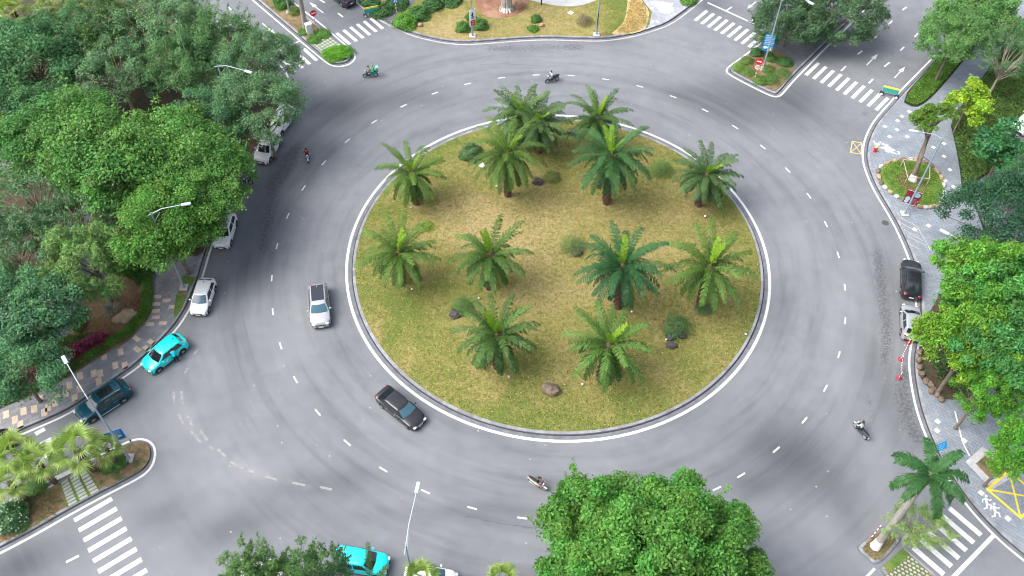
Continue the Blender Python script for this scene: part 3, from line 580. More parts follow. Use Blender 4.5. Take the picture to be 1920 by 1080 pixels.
proto('broad_b', 7, seed=12, R=5, lobes=110, per=280, leaf=.28, flat=.65, spike=.2)
proto('fine_a', 6.5, seed=21, R=5, lobes=120, per=190, leaf=.27, lobe_r=(.13, .26), aspect=.4, droop=.5, spike=.3, bark=M_TWIG, nb=22)
proto('fine_b', 6.5, seed=22, R=5, lobes=110, per=190, leaf=.27, lobe_r=(.14, .28), flat=.8, aspect=.4, droop=.4, spike=.3, bark=M_TWIG, nb=22)
proto('sparse', 6, seed=31, R=5, lobes=90, per=110, leaf=.26, lobe_r=(.12, .22), aspect=.4, spike=.5, bark=M_TWIG, nb=34)
proto('feather', 6, seed=41, R=4.3, lobes=110, per=200, leaf=.34, lobe_r=(.14, .26), flat=.85, aspect=.22, droop=.8, spike=.35, nb=10)
proto('dense', 6, seed=51, R=5, lobes=120, per=200, leaf=.24, lobe_r=(.15, .27), flat=.7, aspect=.5, r0=.2)
proto('compound', 7.5, seed=61, R=6, lobes=110, per=190, leaf=.45, lobe_r=(.13, .24), flat=.6, aspect=.36, low=-.2, inner=.35, r0=.28, nb=16)
proto('bushy', 4.4, seed=55, R=5, lobes=170, per=200, leaf=.26, lobe_r=(.13, .24), flat=.75, low=-.75, inner=.55, aspect=.4, droop=.5, spike=.35, r0=.2)
proto('big', 9, seed=71, R=7, lobes=420, per=330, leaf=.26, lobe_r=(.1, .18), flat=.9, low=-.25, aspect=.55, r0=.4, nb=20, spike=.06, wobk=.6, inner=.3)
proto('slender', 5, seed=81, R=2.2, lobes=46, per=110, leaf=.24, lobe_r=(.2, .36), flat=1.6, aspect=.35, inner=.15, low=-.8, spike=.6, r0=.09, nb=12)
proto('small', 4, seed=91, R=2.2, lobes=34, per=130, leaf=.3, lobe_r=(.26, .42), flat=.85, inner=.3, r0=.1, nb=9)
TREE_N = [0]
def tree(name, kind, px, zc, R, col, label, cat='tree', group=None, rz=None, base=None):
    cm, tm, z0, r0 = PROTO[kind]; k = R / r0; kz = zc / z0; p = G(px, zc)
    TREE_N[0] += 1; rz = rz if rz is not None else (TREE_N[0] * 2.399) % 6.283
    o = empty(name, (p.x, p.y, .15), rz, label, cat, group)
    t = bpy.data.objects.new('trunk', tm); COL.objects.link(t); t.parent = o; t.scale = (k, k, kz)
    c = bpy.data.objects.new('crown', cm); COL.objects.link(c); c.parent = o; c.location = (0, 0, zc); c.scale = (k, k, k * .5 + kz * .5); c.color = (*col, 1)
    return o
DK, MD, BR, GG, LG, BLU = (.07, .18, .082), (.088, .21, .082), (.085, .235, .055), (.11, .225, .112), (.13, .26, .08), (.09, .215, .115)
GR = 'trees of the grove left of the roundabout'
for t in [('broad_a', (55, 120), 6.5, 5.3, DK, 'dark green tree at the far left, below the fan palms of the top corner'),
          ('fine_b', (130, 85), 6.5, 4.6, DK, 'dark bluish tree left of the leaning black palm trunk in the top left corner'),
          ('fine_a', (215, 62), 7, 4.2, (.08, .175, .06), 'mid green tree right of the leaning black palm trunk in the top left corner'),
          ('fine_b', (310, 62), 7, 5.4, GG, 'broad green tree at the top edge, nearest the top left road'),
          ('fine_a', (398, 88), 7, 4.2, MD, 'round tree whose crown reaches the edge line of the top left road'),
          ('fine_b', (222, 140), 6, 4.2, GG, 'grey green tree left of the bare brown clearing'),
          ('fine_a', (352, 122), 7, 4.2, MD, 'mid green tree right behind the bare brown clearing'),
          ('broad_b', (30, 225), 6, 4.4, DK, 'very dark tree at the left edge, halfway up the grove'),
          ('dense', (478, 128), 7, 4.0, GG, 'grey green tree around the street lamp by the top left crosswalk'),
          ('dense', (492, 205), 7, 4.0, GG, 'grey green tree hanging over the two parked white cars'),
          ('dense', (402, 238), 6, 4.0, (.08, .19, .095), 'grey green tree left of the two parked white cars, behind the lamp post'),
          ('broad_a', (105, 262), 7, 4.9, (.07, .21, .055), 'fresh green tree above the grey path at the left edge'),
          ('broad_b', (215, 300), 8, 5.6, BR, 'large bright green tree in the middle of the grove'),
          ('broad_a', (345, 298), 7.5, 5.0, BR, 'largest bright green tree, its crown ending at the pink scooter rider'),
          ('broad_b', (398, 352), 7, 3.8, BR, 'bright green tree hanging over the white car that shows only its side'),
          ('broad_a', (315, 425), 7, 4.2, (.075, .22, .04), 'bright green tree behind the street lamp nearest the white hatchback'),
          ('sparse', (65, 372), 5.5, 4.6, GG, 'thin grey green tree with pale twigs below the left edge path'),
          ('sparse', (140, 418), 5.5, 4.0, (.075, .16, .08), 'thin dusky tree with pale twigs left of the dark path'),
          ('fine_a', (25, 470), 5.5, 4.4, GG, 'drooping grey green tree at the left edge above the bluish trees'),
          ('feather', (168, 490), 6, 4.0, LG, 'feathery bamboo like tree over the brown bed with the tan boulder'),
          ('broad_b', (36, 590), 6.5, 4.3, BLU, 'bluish green tree at the left edge level with the tan boulder'),
          ('broad_a', (28, 690), 5.5, 3.6, BLU, 'bluish green tree at the left edge beside the red leaved plants')]:
    tree('tree', t[0], t[1], t[2], t[3], t[4], t[5], 'tree', GR)
# right side and bottom trees
tree('tree', 'bushy', (1484, 30), 4.4, 4.2, (.08, .165, .085), 'left of the two dusky dense trees on the top right median', group='dense trees on the top right median')
tree('tree', 'bushy', (1572, 18), 4.6, 4.7, (.085, .17, .085), 'right of the two dusky dense trees on the top right median', group='dense trees on the top right median')
tree('tree', 'broad_b', (1790, 75), 6, 3.6, (.1, .24, .075), 'light green verge tree nearest the right crosswalk with a slanting grey trunk')
tree('tree', 'broad_a', (1835, 30), 6.5, 4.0, (.1, .25, .075), 'light green verge tree behind another at the top right')
tree('tree', 'sparse', (1890, 110), 6, 3.2, (.09, .19, .09), 'thin green tree at the right edge above the wide hedge bed')
tree('tree', 'small', (1812, 200), 4, 2.3, (.2, .36, .03), 'small yellow green tree at the tip of the wide hedge bed')
tree('tree', 'small', (1880, 285), 4, 3.0, (.045, .16, .065), 'round dark green tree at the right edge above the black parked car')
tree('tree', 'dense', (1868, 405), 6.5, 4.4, (.035, .105, .06), 'dark dense tree at the right edge behind the bright green trees')
tree('tree', 'fine_b', (1915, 350), 5, 2.6, (.055, .15, .07), 'bushy green tree in front of the black parked car at the right edge')
BRT = (.1, .26, .02)
for px, zc, Rm, cl, lb in [((1828, 545), 9, 4.4, (.09, .27, .035), 'bright green tree hanging over the parked black car on the right'), ((1878, 560), 9, 4.2, (.06, .24, .05), 'bright green tree at the right edge level with the silver hatchback'), ((1818, 650), 7.5, 3.8, (.12, .29, .03), 'yellowish bright tree over the stone edged bed by the red and white chain'), ((1882, 670), 8, 4.2, (.055, .21, .055), 'green tree at the right edge below the silver hatchback'), ((1848, 730), 6.5, 2.8, (.07, .25, .03), 'lowest bright green tree beside the dark pavement on the right'), ((1903, 848), 6, 2.5, (.075, .27, .03), 'bright green tree growing from the square pit by the yellow box marking')]: tree('tree', 'compound', px, zc, Rm, cl, lb, group='bright green trees along the right pavement')
tree('tree', 'big', (1211, 1066), 9, 6.9, (.07, .23, .04), 'huge round bright green tree cut by the bottom edge')
tree('tree', 'broad_b', (1082, 950), 8, 1.6, (.065, .21, .04), 'small green treetop poking out left of the huge tree at the bottom')
SLG = 'slender trees at the bottom edge'
for px, Rm, cl, lb in [((452, 1076), 1.6, (.085, .19, .06), 'leftmost slender tree at the bottom edge, before a white car'), ((512, 1074), 1.5, (.08, .18, .06), 'slender tree at the bottom edge between two others before a white car'), ((578, 1062), 1.7, (.07, .17, .055), 'tallest slender tree at the bottom edge left of the turquoise car'), ((630, 1075), 1.2, (.055, .14, .055), 'slender tree covering the tail of the turquoise car at the bottom edge')]: tree('slender_tree', 'slender', px, 6, Rm, cl, lb, 'tree', SLG)
tree('slender_tree', 'sparse', (1716, 985), 2.6, 2.2, (.2, .33, .1), 'thin pale green tree under the leaning royal palm', 'tree')
# ------------------------------------------------------------------ palms
def frond(mb, tint, hue, origin, az, el, L, droop, n=30, ll=.75, wd=.075, tv=.5, hv=.5, hang=.35, dens=2):
    """pinnate frond: arching rachis with folded narrow leaflets on both sides"""
    d = Vector((math.cos(az), math.sin(az), 0)); side = Vector((-math.sin(az), math.cos(az), 0)); p = Vector(origin); pts = [p.copy()]; ang = el; st = L / n
    dirs = []
    for i in range(n):
        ang = el - droop * ((i + 1) / n) ** 1.4; v = d * math.cos(ang) + Vector((0, 0, math.sin(ang))); dirs.append(v); p = p + v * st; pts.append(p.copy())
    f0 = len(mb.f); mb.tube(pts[::3] + [pts[-1]], [.045 * (1 - .8 * i / (n / 3 + 1)) for i in range(len(pts[::3]) + 1)], 4, False)
    tint += [tv * .9] * (len(mb.f) - f0); hue += [hv] * (len(mb.f) - f0)
    for i in range(3, n):
        t = i / n; l = ll * (math.sin(math.pi * min(1, .12 + .8 * t)) ** .7) * random.uniform(.82, 1.12); v = dirs[i - 1]; up = side.cross(v); up = up if up.z > 0 else -up
        for sgn in (-1, 1):
            for q in range(dens):
                o = pts[i] - v * st * .5 * q; lift = random.uniform(-.45, .3); dv = (side * sgn * random.uniform(.75, .95) + v * random.uniform(.4, .8) + up * lift).normalized()
                m = o + dv * l * .55; e = m + (dv + Vector((0, 0, -hang * random.uniform(.6, 1.5)))).normalized() * l * .5; w2 = v * wd * .5
                f0 = len(mb.f); mb.add([o - w2 * .6, o + w2 * .6, m + w2, m - w2, e], [(0, 1, 2, 3), (3, 2, 4)])
                k = tv + random.uniform(-.14, .14); tint += [k] * 2; hue += [hv] * 2
def leafobj(name, mb, tint, hue, col, parent, mat=None):
    me = bpy.data.meshes.new(name); me.from_pydata(mb.v, [], mb.f); me.update()
    for nm, a in (('tint', tint), ('hue', hue)): at = me.attributes.new(nm, 'FLOAT', 'FACE'); at.data.foreach_set('value', np.array(a, np.float32))
    o = link(name, me, mat or M_LEAF, parent); o.color = (*col, 1); return o
def oil_palm(seed, nf=34, L=3.7, H=5.):
    random.seed(seed); root = empty('oil_palm', (0, 0, 0), 0, 'x', 'palm'); t = MB()
    # trunk: rough with old leaf bases
    t.tube([(0, 0, -.15), (0, 0, .2), (0, 0, H * .5), (0, 0, H * .92), (0, 0, H)], [.42, .36, .3, .36, .15], 12)
    for k in range(int(H * 26)):
        z = .15 + (H - .3) * k / (H * 26); a = k * 2.4; r = .3 + .06 * random.random(); c = Vector((math.cos(a) * r, math.sin(a) * r, z)); ln = random.uniform(.16, .34)
        t.tube([c, c + Vector((math.cos(a) * ln * .6, math.sin(a) * ln * .6, ln))], [.08, .035], 5)
    t.build('trunk', M_PALMB, root)
    mb = MB(); ti = []; hu = []; yb = MB(); yt = []; yh = []
    for k in range(nf):
        q = k / (nf - 1); az = k * 2.39996 + random.uniform(-.2, .2); el = R_(66 - 92 * q ** .75) + random.uniform(-.1, .1); Lk = L * random.uniform(.85, 1.08) * (.8 + .35 * math.sin(math.pi * min(1, q + .25)))
        o = Vector((math.cos(az) * .2, math.sin(az) * .2, H - .1 - .35 * q))
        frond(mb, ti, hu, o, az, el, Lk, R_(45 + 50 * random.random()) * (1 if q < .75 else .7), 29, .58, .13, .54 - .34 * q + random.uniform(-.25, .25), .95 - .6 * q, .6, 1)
    for k in range(3):
        az = random.uniform(-2.6, -.4) if k < 2 else random.uniform(0, 6.28); frond(yb, yt, yh, Vector((0, 0, H)), az, R_(random.uniform(68, 84)), L * .66, R_(26), 24, .42, .11, .6, .9, .3, 1)
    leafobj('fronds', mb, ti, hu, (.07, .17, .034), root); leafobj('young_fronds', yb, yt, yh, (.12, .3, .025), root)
    db = MB(); dt = []; dh = []
    for k in range(5):
        az = random.uniform(0, 6.28); frond(db, dt, dh, Vector((math.cos(az) * .25, math.sin(az) * .25, H - .5)), az, R_(-35), L * .8, R_(45), 20, .5, .07, .5, .5, .6)
    leafobj('dry_fronds', db, dt, dh, (.2, .19, .07), root)
    return root
OP = [oil_palm(101, 40, 3.7, 4.2), oil_palm(102, 44, 4.15, 6.2), oil_palm(103, 36, 3.9, 5.0), oil_palm(104, 33, 3.8, 4.6), oil_palm(105, 42, 3.5, 4.8)]
PG = 'oil palms planted on the round central lawn'
used = [False] * 5
for i, (bp, tp, kind, sc_, lb, colr) in enumerate([
        ((782, 386), (785, 322), 3, .95, 'oil palm nearest the left rim of the lawn in the upper row', None),
        ((952, 374), (957, 283), 1, .95, 'tall oil palm with a bare shaggy brown trunk behind the row centre', None),
        ((975, 275), (978, 212), 0, 1.0, 'left of the two bushy oil palms overlapping at the back rim', (.058, .15, .04)),
        ((1010, 290), (1003, 225), 4, 1.0, 'right of the two bushy oil palms overlapping at the back rim', (.06, .14, .048)),
        ((1118, 285), (1118, 220), 0, .9, 'oil palm at the back rim with a bright yellow green spear, by a dark boulder', None),
        ((1136, 388), (1140, 292), 1, 1.08, 'tallest and widest oil palm with a dark trunk, right of the lawn centre back', (.044, .14, .05)),
        ((1308, 389), (1320, 325), 4, 1.0, 'oil palm in the upper right of the lawn with a broad yellow green spear', None),
        ((755, 535), (752, 468), 2, .95, 'oil palm nearest the left rim in the middle row', None),
        ((918, 547), (922, 475), 3, 1.0, 'oil palm second from the left in the middle row', (.058, .155, .036)),
        ((1157, 583), (1170, 492), 1, 1.02, 'wide dark bluish oil palm in the middle row with a tall trunk', (.036, .12, .056)),
        ((1312, 577), (1328, 497), 2, 1.05, 'oil palm nearest the right rim in the middle row with two yellow green spears', None),
        ((932, 692), (932, 625), 0, .98, 'left of the two oil palms in the front row', None),
        ((1125, 713), (1132, 645), 3, 1.05, 'right of the two oil palms in the front row', (.066, .18, .038))]):
    b = G(bp); b.z = LZ(b.x, b.y)
    hgt = 3.0
    for z in np.arange(2, 9, .1):
        q = Vector((b.x, b.y, z)) - Vector(CAM); yy = 540 - F * q.dot(Vector(V_U)) / q.dot(Vector(V_F))
        if yy <= tp[1]: hgt = z; break
    H0 = (4.2, 6.2, 5.0, 4.6, 4.8)[kind]; rz = (i * 2.1) % 6.28
    if not used[kind]: r = OP[kind]; used[kind] = True; r.location = b; r.rotation_euler = (0, 0, rz); r['label'] = lb; r['group'] = PG
    else: r = dup(OP[kind], b, rz, lb, PG)
    r.scale = (sc_, sc_, max(.75, min(1.25, (hgt - b.z) / H0))); r.rotation_euler = (random.uniform(-.06, .06), random.uniform(-.06, .06), rz)
    if colr:
        for ch in r.children:
            if ch.name.split('.')[0] == 'fronds': ch.color = (*colr, 1)
# royal palm, bottom right
def royal(px, H, lean, label, nf=11, L=3.6, name='royal_palm', wash=True):
    random.seed(5); b = G(px); root = empty(name, (b.x, b.y, .15), 0, label, 'palm'); lx, ly = lean; t = MB()
    P_ = lambda z: Vector((lx * (z / H) ** 1.2, ly * (z / H) ** 1.2, z))
    t.tube([P_(z) for z in (-.1 * 0, .3, 1.0, 2, H * .4, H * .6, H * .8)], [.42, .36, .31, .29, .3, .27, .22], 14); t.build('trunk', M_GREYB, root, True)
    if wash: m = MB(); m.tube([P_(z) for z in (0.01, .3, 1.0)], [.43, .37, .32], 14); m.build('whitewashed_base', M_WASH, root, True)
    m = MB(); m.tube([P_(H * .79), P_(H * .88), P_(H)], [.23, .24, .1], 12); o = m.build('crownshaft', simple('crownshaft', (.12, .2, .05), .5, vary=.2), root, True)
    mb = MB(); ti = []; hu = []
    for k in range(nf):
        q = k / nf; frond(mb, ti, hu, P_(H * .97), k * 2.39996 + .5, R_(66 - 72 * q), L * random.uniform(.9, 1.1), R_(95), 28, .72, .13, .5 + random.uniform(-.25, .25), .4, .9, 2)
    leafobj('fronds', mb, ti, hu, (.036, .12, .036), root); return root
tp = G((1745, 888), 9.5); bp = G((1640, 1026))
royal((1640, 1026), 9.5, (tp.x - bp.x, tp.y - bp.y), 'tall leaning royal palm with a whitewashed foot at the bottom right', 11, 3.3)
royal((574, 55), 14, (0, 0), 'tall smooth grey palm trunk beside the white cabinet on the top left median', 11, 3.4, wash=False)
royal((1980, 1120), 9, (0, 0), 'palm whose frond tips reach in at the lower right edge', 12, 3.6, wash=False)
# fan palms
def fan_palm(seed, H, nl=12):
    random.seed(seed); root = empty('fan_palm', (0, 0, 0), 0, 'x', 'palm'); t = MB(); t.tube([(0, 0, -.1), (0, 0, H * .5), (0, 0, H)], [.24, .2, .22], 10)
    for k in range(int(H * 24)):
        z = .1 + (H - .2) * k / (H * 24); a = k * 2.4; c = Vector((math.cos(a) * .19, math.sin(a) * .19, z)); t.tube([c, c + Vector((math.cos(a) * .13, math.sin(a) * .13, .2))], [.05, .02], 4)
    t.build('trunk', M_PALMB, root); mb = MB(); ti = []; hu = []
    for k in range(nl):
        q = k / nl; az = k * 2.39996; el = R_(80 - 105 * q); d = Vector((math.cos(az), math.sin(az), 0)); v = d * math.cos(el) + Vector((0, 0, math.sin(el))); s_ = Vector((-math.sin(az), math.cos(az), 0)); o = Vector((0, 0, H)); h = o + v * random.uniform(.9, 1.35)
        f0 = len(mb.f); mb.tube([o, h], [.03, .02], 4); ti += [.6] * (len(mb.f) - f0); hu += [.6] * (len(mb.f) - f0); up = s_.cross(v); up = up if up.z > 0 else -up
        for j in range(26):
            a = R_(-105 + 210 * j / 25); dv = v * math.cos(a) + s_ * math.sin(a) + up * .12; l = random.uniform(1.15, 1.5) * (1 - .3 * abs(a) / 2.2); m = h + dv * l * .55; e = m + (dv + Vector((0, 0, -.75))).normalized() * l * .5; w2 = (v * -math.sin(a) + s_ * math.cos(a)) * .05
            mb.add([h, m - w2, m + w2, e], [(0, 1, 2), (1, 3, 2)]); tv = .62 - .3 * q + random.uniform(-.3, .3); ti += [tv, tv + .15]; hu += [.5 + .4 * random.random()] * 2
    leafobj('fronds', mb, ti, hu, (.19, .31, .085), root)
    return root
FP = fan_palm(9, 3.6); FG = 'fan palms on the bottom left median'
first = True
def at_base(top, zt): p = G(top, zt); return p
for (tx, zt, sc_, lb, grp) in [((143, 842), 3.9, 1.12, 'largest yellow green fan palm, over the stepping pavers of the bottom left median', FG), ((72, 868), 3.6, 1.0, 'fan palm second from the lower left corner of the photo on the median', FG), ((28, 850), 3.9, .95, 'fan palm at the left edge nearest the dark parked car', FG), ((18, 905), 3.3, .9, 'lowest fan palm at the left edge over the white flowering bush', FG), ((200, 842), 2.6, .72, 'short fan palm tucked behind the blue notice on the median', FG), ((25, 22), 4.5, 1.15, 'fan palm in the top left corner, the farther left of two', 'fan palms in the top left corner'), ((95, 12), 4.5, 1.1, 'fan palm in the top left corner beside the leaning black trunk', 'fan palms in the top left corner'), ((520, 1088), 4, .8, 'green fan palm tip at the bottom edge left of the turquoise car', 'palm tips at the bottom edge'), ((790, 1085), 4, .75, 'green palm tip at the bottom edge between the turquoise and the white car', 'palm tips at the bottom edge'), ((940, 1090), 4, .7, 'small palm tip at the bottom edge right of the white car', 'palm tips at the bottom edge')]:
    p = G(tx, zt); loc = (p.x, p.y, .15)
    if first: r = FP; r.location = loc; r['label'] = lb; r['group'] = grp; first = False
    else: r = dup(FP, loc, random.uniform(0, 6), lb, grp)
    r.scale = (sc_, sc_, (zt - .15) / 3.6)
m = MB(); a = G((166, 62), .15); b = G((140, 5), 6); b2 = Vector((b.x, b.y, 6)); m.tube([a, a * .5 + b2 * .5, b2], [.3, .24, .2], 10); o = empty('leaning_palm', (a.x, a.y, .15), 0, 'leaning black palm trunk in the top left corner', 'palm'); t = m.build('trunk', M_PALMB, o); t.location = (-a.x, -a.y, -.15)
random.seed(3); mb = MB(); ti = []; hu = []
for k in range(12): frond(mb, ti, hu, b2 - Vector((a.x, a.y, .15)), k * 2.4, R_(60 - 7 * k), 2.4, R_(60), 22, .6, .1, .5, .6, .7)
leafobj('fronds', mb, ti, hu, (.14, .19, .05), o)
# palm spire in front of the turquoise car at the bottom edge
sp0 = G((695, 1110), 3.0); spt = empty('young_palm', (sp0.x, sp0.y, .14), 0, 'upright feathery palm spire in front of the turquoise car at the bottom', 'palm'); m = MB(); m.tube([(0, 0, 0), (0, 0, 3)], [.12, .09], 8); m.build('trunk', M_GREYB, spt); mb = MB(); ti = []; hu = []
for az, el, L in ((1.6, 62, 4.2), (-.2, 30, 2.6), (2.8, 30, 2.6), (4.3, 20, 2.4), (.9, 42, 2.4)): frond(mb, ti, hu, (0, 0, 2.9), az, R_(el), L, R_(18), 30, .42, .06, .4, .4, .5)
leafobj('fronds', mb, ti, hu, (.09, .16, .055), spt)
# ------------------------------------------------------------------ shrubs, hedges, ground cover
def shrub_mesh(seed, R, flat, n, leaf, aspect=.5, airy=False):
    global rng
    rng = np.random.default_rng(seed); u = rng.normal(size=(n, 3)); u /= np.linalg.norm(u, axis=1, keepdims=True); u[:, 2] = np.abs(u[:, 2]) * 1.0 - .25
    wob = 1 + .22 * np.sin(3 * np.arctan2(u[:, 1], u[:, 0]) + seed) * np.cos(2.3 * u[:, 2] * 3 + seed)
    r = R * wob * (.35 + .7 * rng.random(n) ** (.5 if airy else .25)); C = u * r[:, None] * np.array([1, 1, flat]); C[:, 2] += R * flat * .3; C[:, 2] = np.maximum(C[:, 2], .03)
    cl = np.sin(C[:, 0] * 7 / R + seed) * np.sin(C[:, 1] * 6 / R) * .12
    return leaves_mesh('foliage', C, u + np.array([0, 0, .7]) + .4 * rng.normal(size=(n, 3)), leaf, aspect, .48 + cl + .16 * rng.normal(size=n), rng.random(n))
SH = {'round': shrub_mesh(1, 1., 1.0, 2600, .15), 'airy': shrub_mesh(2, 1., 1.0, 1500, .13, .3, True), 'low': shrub_mesh(3, 1., .6, 1500, .2, .4), 'grassy': shrub_mesh(4, 1., .8, 1300, .32, .16, True)}
_st = MB()
for k in range(7): a = k * .9; _st.tube([(math.cos(a) * .06, math.sin(a) * .06, -.05), (math.cos(a) * .3, math.sin(a) * .3, .55)], [.03, .012], 5)
SHST = bpy.data.meshes.new('stem'); SHST.from_pydata(_st.v, [], _st.f); SHST.materials.append(M_BARK)
def shrub(px, kind, R, col, label, z=.15, zs=1., name='shrub', group=None, cat='shrub', lawn_=False):
    p = G(px, z)
    if lawn_: p.z = LZ(p.x, p.y)
    o = empty(name, p, random.uniform(0, 6), label, cat, group); o.scale = (R, R, R * zs)
    f = bpy.data.objects.new('foliage', SH[kind]); COL.objects.link(f); f.parent = o; f.color = tuple(c * 1.45 for c in col) + (1,)
    s_ = bpy.data.objects.new('stem', SHST); COL.objects.link(s_); s_.parent = o; return o
random.seed(21)
for px, k, R, col, zs, lb in [((884, 290), 'round', 1.25, (.06, .13, .05), 1.1, 'clipped round bush at the upper left rim of the lawn, on a short dark stem'), ((1072, 468), 'airy', 1.35, (.1, .16, .05), 1.1, 'loose bush beside a dark boulder at the middle of the lawn'), ((868, 578), 'airy', 1.1, (.06, .15, .045), 1.0, 'small loose bush above the dark boulder left of the front palms'), ((1268, 618), 'airy', 1.45, (.045, .13, .05), 1.1, 'loose dark bush above the group of three dark boulders'), ((1318, 580), 'airy', .9, (.05, .12, .05), .8, 'low bush at the foot of the rightmost palm of the middle row'), ((1240, 320), 'airy', 1.3, (.07, .16, .04), 1., 'loose green bush right of the tallest palm'), ((1035, 335), 'grassy', .9, (.13, .17, .05), .8, 'small straw tipped bush beside the dark boulder at the upper centre'), ((800, 425), 'airy', .8, (.15, .26, .04), .8, 'pale green tuft behind the leftmost palm of the middle row')]: shrub(px, k, R, col, lb, .5, zs, lawn_=True, group='bushes on the central lawn')
# top garden shrubs
GGR = 'shrubs in the top garden'
for px, k, R, col, zs, lb in [((760, 45), 'round', 1.5, (.07, .2, .03), .8, 'bright green shrub at the kerb by the garden path'), ((785, 30), 'round', 1.4, (.045, .13, .035), .8, 'dark shrub with yellow flowers behind the bright kerb shrub'), ((812, 12), 'round', 1.3, (.04, .11, .035), .8, 'dark shrub uphill along the garden path'), ((845, 2), 'low', 1.5, (.04, .11, .035), .8, 'dark shrub at the top edge left of the banner post'), ((715, 22), 'low', 1.5, (.035, .1, .03), .7, 'dark shrub behind the green barrier at the top'), ((745, 8), 'low', 1.5, (.03, .09, .03), .7, 'dark shrub left of the garden path at the top edge'), ((695, 5), 'low', 1.3, (.035, .1, .035), .7, 'dark shrub beside the dark car at the top edge'), ((868, 55), 'round', .9, (.055, .15, .035), 1.1, 'round bush left of the banner post'), ((900, 50), 'round', 1.0, (.05, .14, .035), 1., 'round bush right of the banner post'), ((882, 35), 'round', .7, (.05, .14, .03), 1., 'small bush behind the banner post'), ((1005, 38), 'round', .7, (.045, .13, .03), 1., 'small bush behind the yellow stone'), ((1000, 55), 'low', .7, (.06, .16, .03), .9, 'low bush before the yellow stone'), ((1095, 42), 'airy', 1.1, (.14, .13, .08), .9, 'greyish twiggy bush beside the right banner post'), ((1290, 2), 'low', 1.1, (.06, .16, .03), .7, 'green bush at the top edge by the paved corner')]: shrub(px, k, R, col, lb, .15, zs, group=GGR)
# top-left median planting
for px, k, R, col, zs, lb in [((625, 103), 'grassy', 1.4, (.075, .24, .02), .6, 'left half of the bright green shrub at the rounded tip of the top left median'), ((642, 100), 'grassy', 1.4, (.07, .23, .02), .6, 'right half of the bright green shrub at the rounded tip of the top left median'), ((590, 75), 'low', .9, (.06, .16, .03), .6, 'low green shrub left of the stepping pavers near the white cabinet'), ((605, 64), 'low', 1.0, (.06, .17, .03), .6, 'low green shrub right of the white cabinet'), ((570, 60), 'low', .8, (.06, .14, .03), .5, 'low shrub left of the grey palm trunk'), ((530, 8), 'round', 1.2, (.05, .15, .03), 1.1, 'tall green bush beside the lamp post at the top edge'), ((552, 22), 'grassy', .9, (.1, .16, .04), .7, 'grassy tuft right of the lamp post at the top edge')]: shrub(px, k, R, col, lb, .15, zs, group='shrubs on the top left median')
for i, (px, k, R, col) in enumerate([((1385, 128), 'airy', 1.0, (.09, .2, .03)), ((1403, 138), 'airy', .9, (.07, .18, .03)), ((1418, 100), 'round', .8, (.035, .11, .035)), ((1445, 110), 'low', .8, (.06, .14, .035)), ((1472, 118), 'round', .9, (.04, .12, .035)), ((1468, 140), 'airy', 1.0, (.06, .15, .035)), ((1445, 150), 'airy', 1.1, (.06, .16, .035)), ((1425, 152), 'grassy', .9, (.08, .17, .04)), ((1440, 132), 'grassy', .8, (.09, .15, .04)), ((1400, 115), 'grassy', .8, (.09, .15, .04))]):
    shrub(px, k, R, col, ['yellow green low shrub at the left corner of the top right median', 'low shrub left of the no entry sign', 'dark round shrub below the blue notice on the top right median', 'low shrub right of the blue notice post', 'dark round shrub near the right kerb of the top right median', 'low shrub at the right kerb of the top right median', 'low shrub at the front corner of the top right median', 'grassy tuft at the foot of the no entry sign', 'grassy tuft beside the post of the blue notice', 'grassy tuft at the left kerb of the top right median'][i], .17, .7, group='shrubs on the top right median')
# bottom-left median
o = shrub((22, 972), 'round', 1.5, (.04, .11, .045), 'dark bush dotted with small white flowers at the lower left edge', .15, .8)
fl = MB(); random.seed(2)
for k in range(90):
    u = Vector((random.gauss(0, 1), random.gauss(0, 1), abs(random.gauss(0, 1)))).normalized(); c = u * 1.02 + Vector((0, 0, .3)); fl.ell(c, (.03, .03, .02), 5, 3)
tag(fl.build('blossom', M_WH, o), kind='stuff')
for px, R, lb in [((222, 868), .8, 'low green shrub at the foot of the blue notice'), ((66, 915), .9, 'dark low shrub between the fan palm trunks'), ((205, 875), .7, 'low green shrub under the short fan palm')]: shrub(px, 'low', R, (.05, .13, .03), lb, .15, .7)
# left bed planting: red cordylines
def rosette(seed, n=26, L=.75):
    random.seed(seed); mb = MB()
    for k in range(n):
        a = k * 2.4; el = R_(random.uniform(20, 80)); d = Vector((math.cos(a) * math.cos(el), math.sin(a) * math.cos(el), math.sin(el))); s_ = Vector((-math.sin(a), math.cos(a), 0)) * .05; o = Vector((0, 0, .15)); m = o + d * L * .6; e = m + (d + Vector((0, 0, -.6))).normalized() * L * .5
        mb.add([o, m - s_, m + s_, e], [(0, 1, 2), (1, 3, 2)])
    return mb
M_CORD = simple('cordyline', (.2, .012, .06), .5, vary=.5, scale=4); M_AGAVE = simple('agave', (.2, .23, .2), .6, vary=.3, scale=4); M_RLEAF = simple('red_leaf', (.25, .02, .02), .6, vary=.4)
cm = rosette(4, 34, .95); me0 = None
for i, p in enumerate([(45, 715), (57, 708), (68, 714), (72, 702), (85, 705), (92, 694), (100, 690), (108, 683), (116, 677), (124, 682), (130, 670), (138, 664), (146, 660), (150, 668), (155, 654), (164, 650), (172, 655), (176, 644), (186, 640), (193, 646), (195, 636)]):
    q = G(p, .19)
    if i == 0: o0 = cm.build('cordyline', M_CORD); o = o0
    else: o = o0.copy(); COL.objects.link(o)
    o.location = q; o.rotation_euler = (0, 0, i * 1.3); o.scale = (1, 1, 1)
    tag(o, 'dark red spiky plant in the row between the hedge and the left bed', 'plant', 'red spiky plants in the left bed')
o = rosette(8, 40, 1.2).build('agave', M_AGAVE); o.location = G((212, 586), .19); tag(o, 'grey spiky rosette plant beside the tan boulder', 'plant')
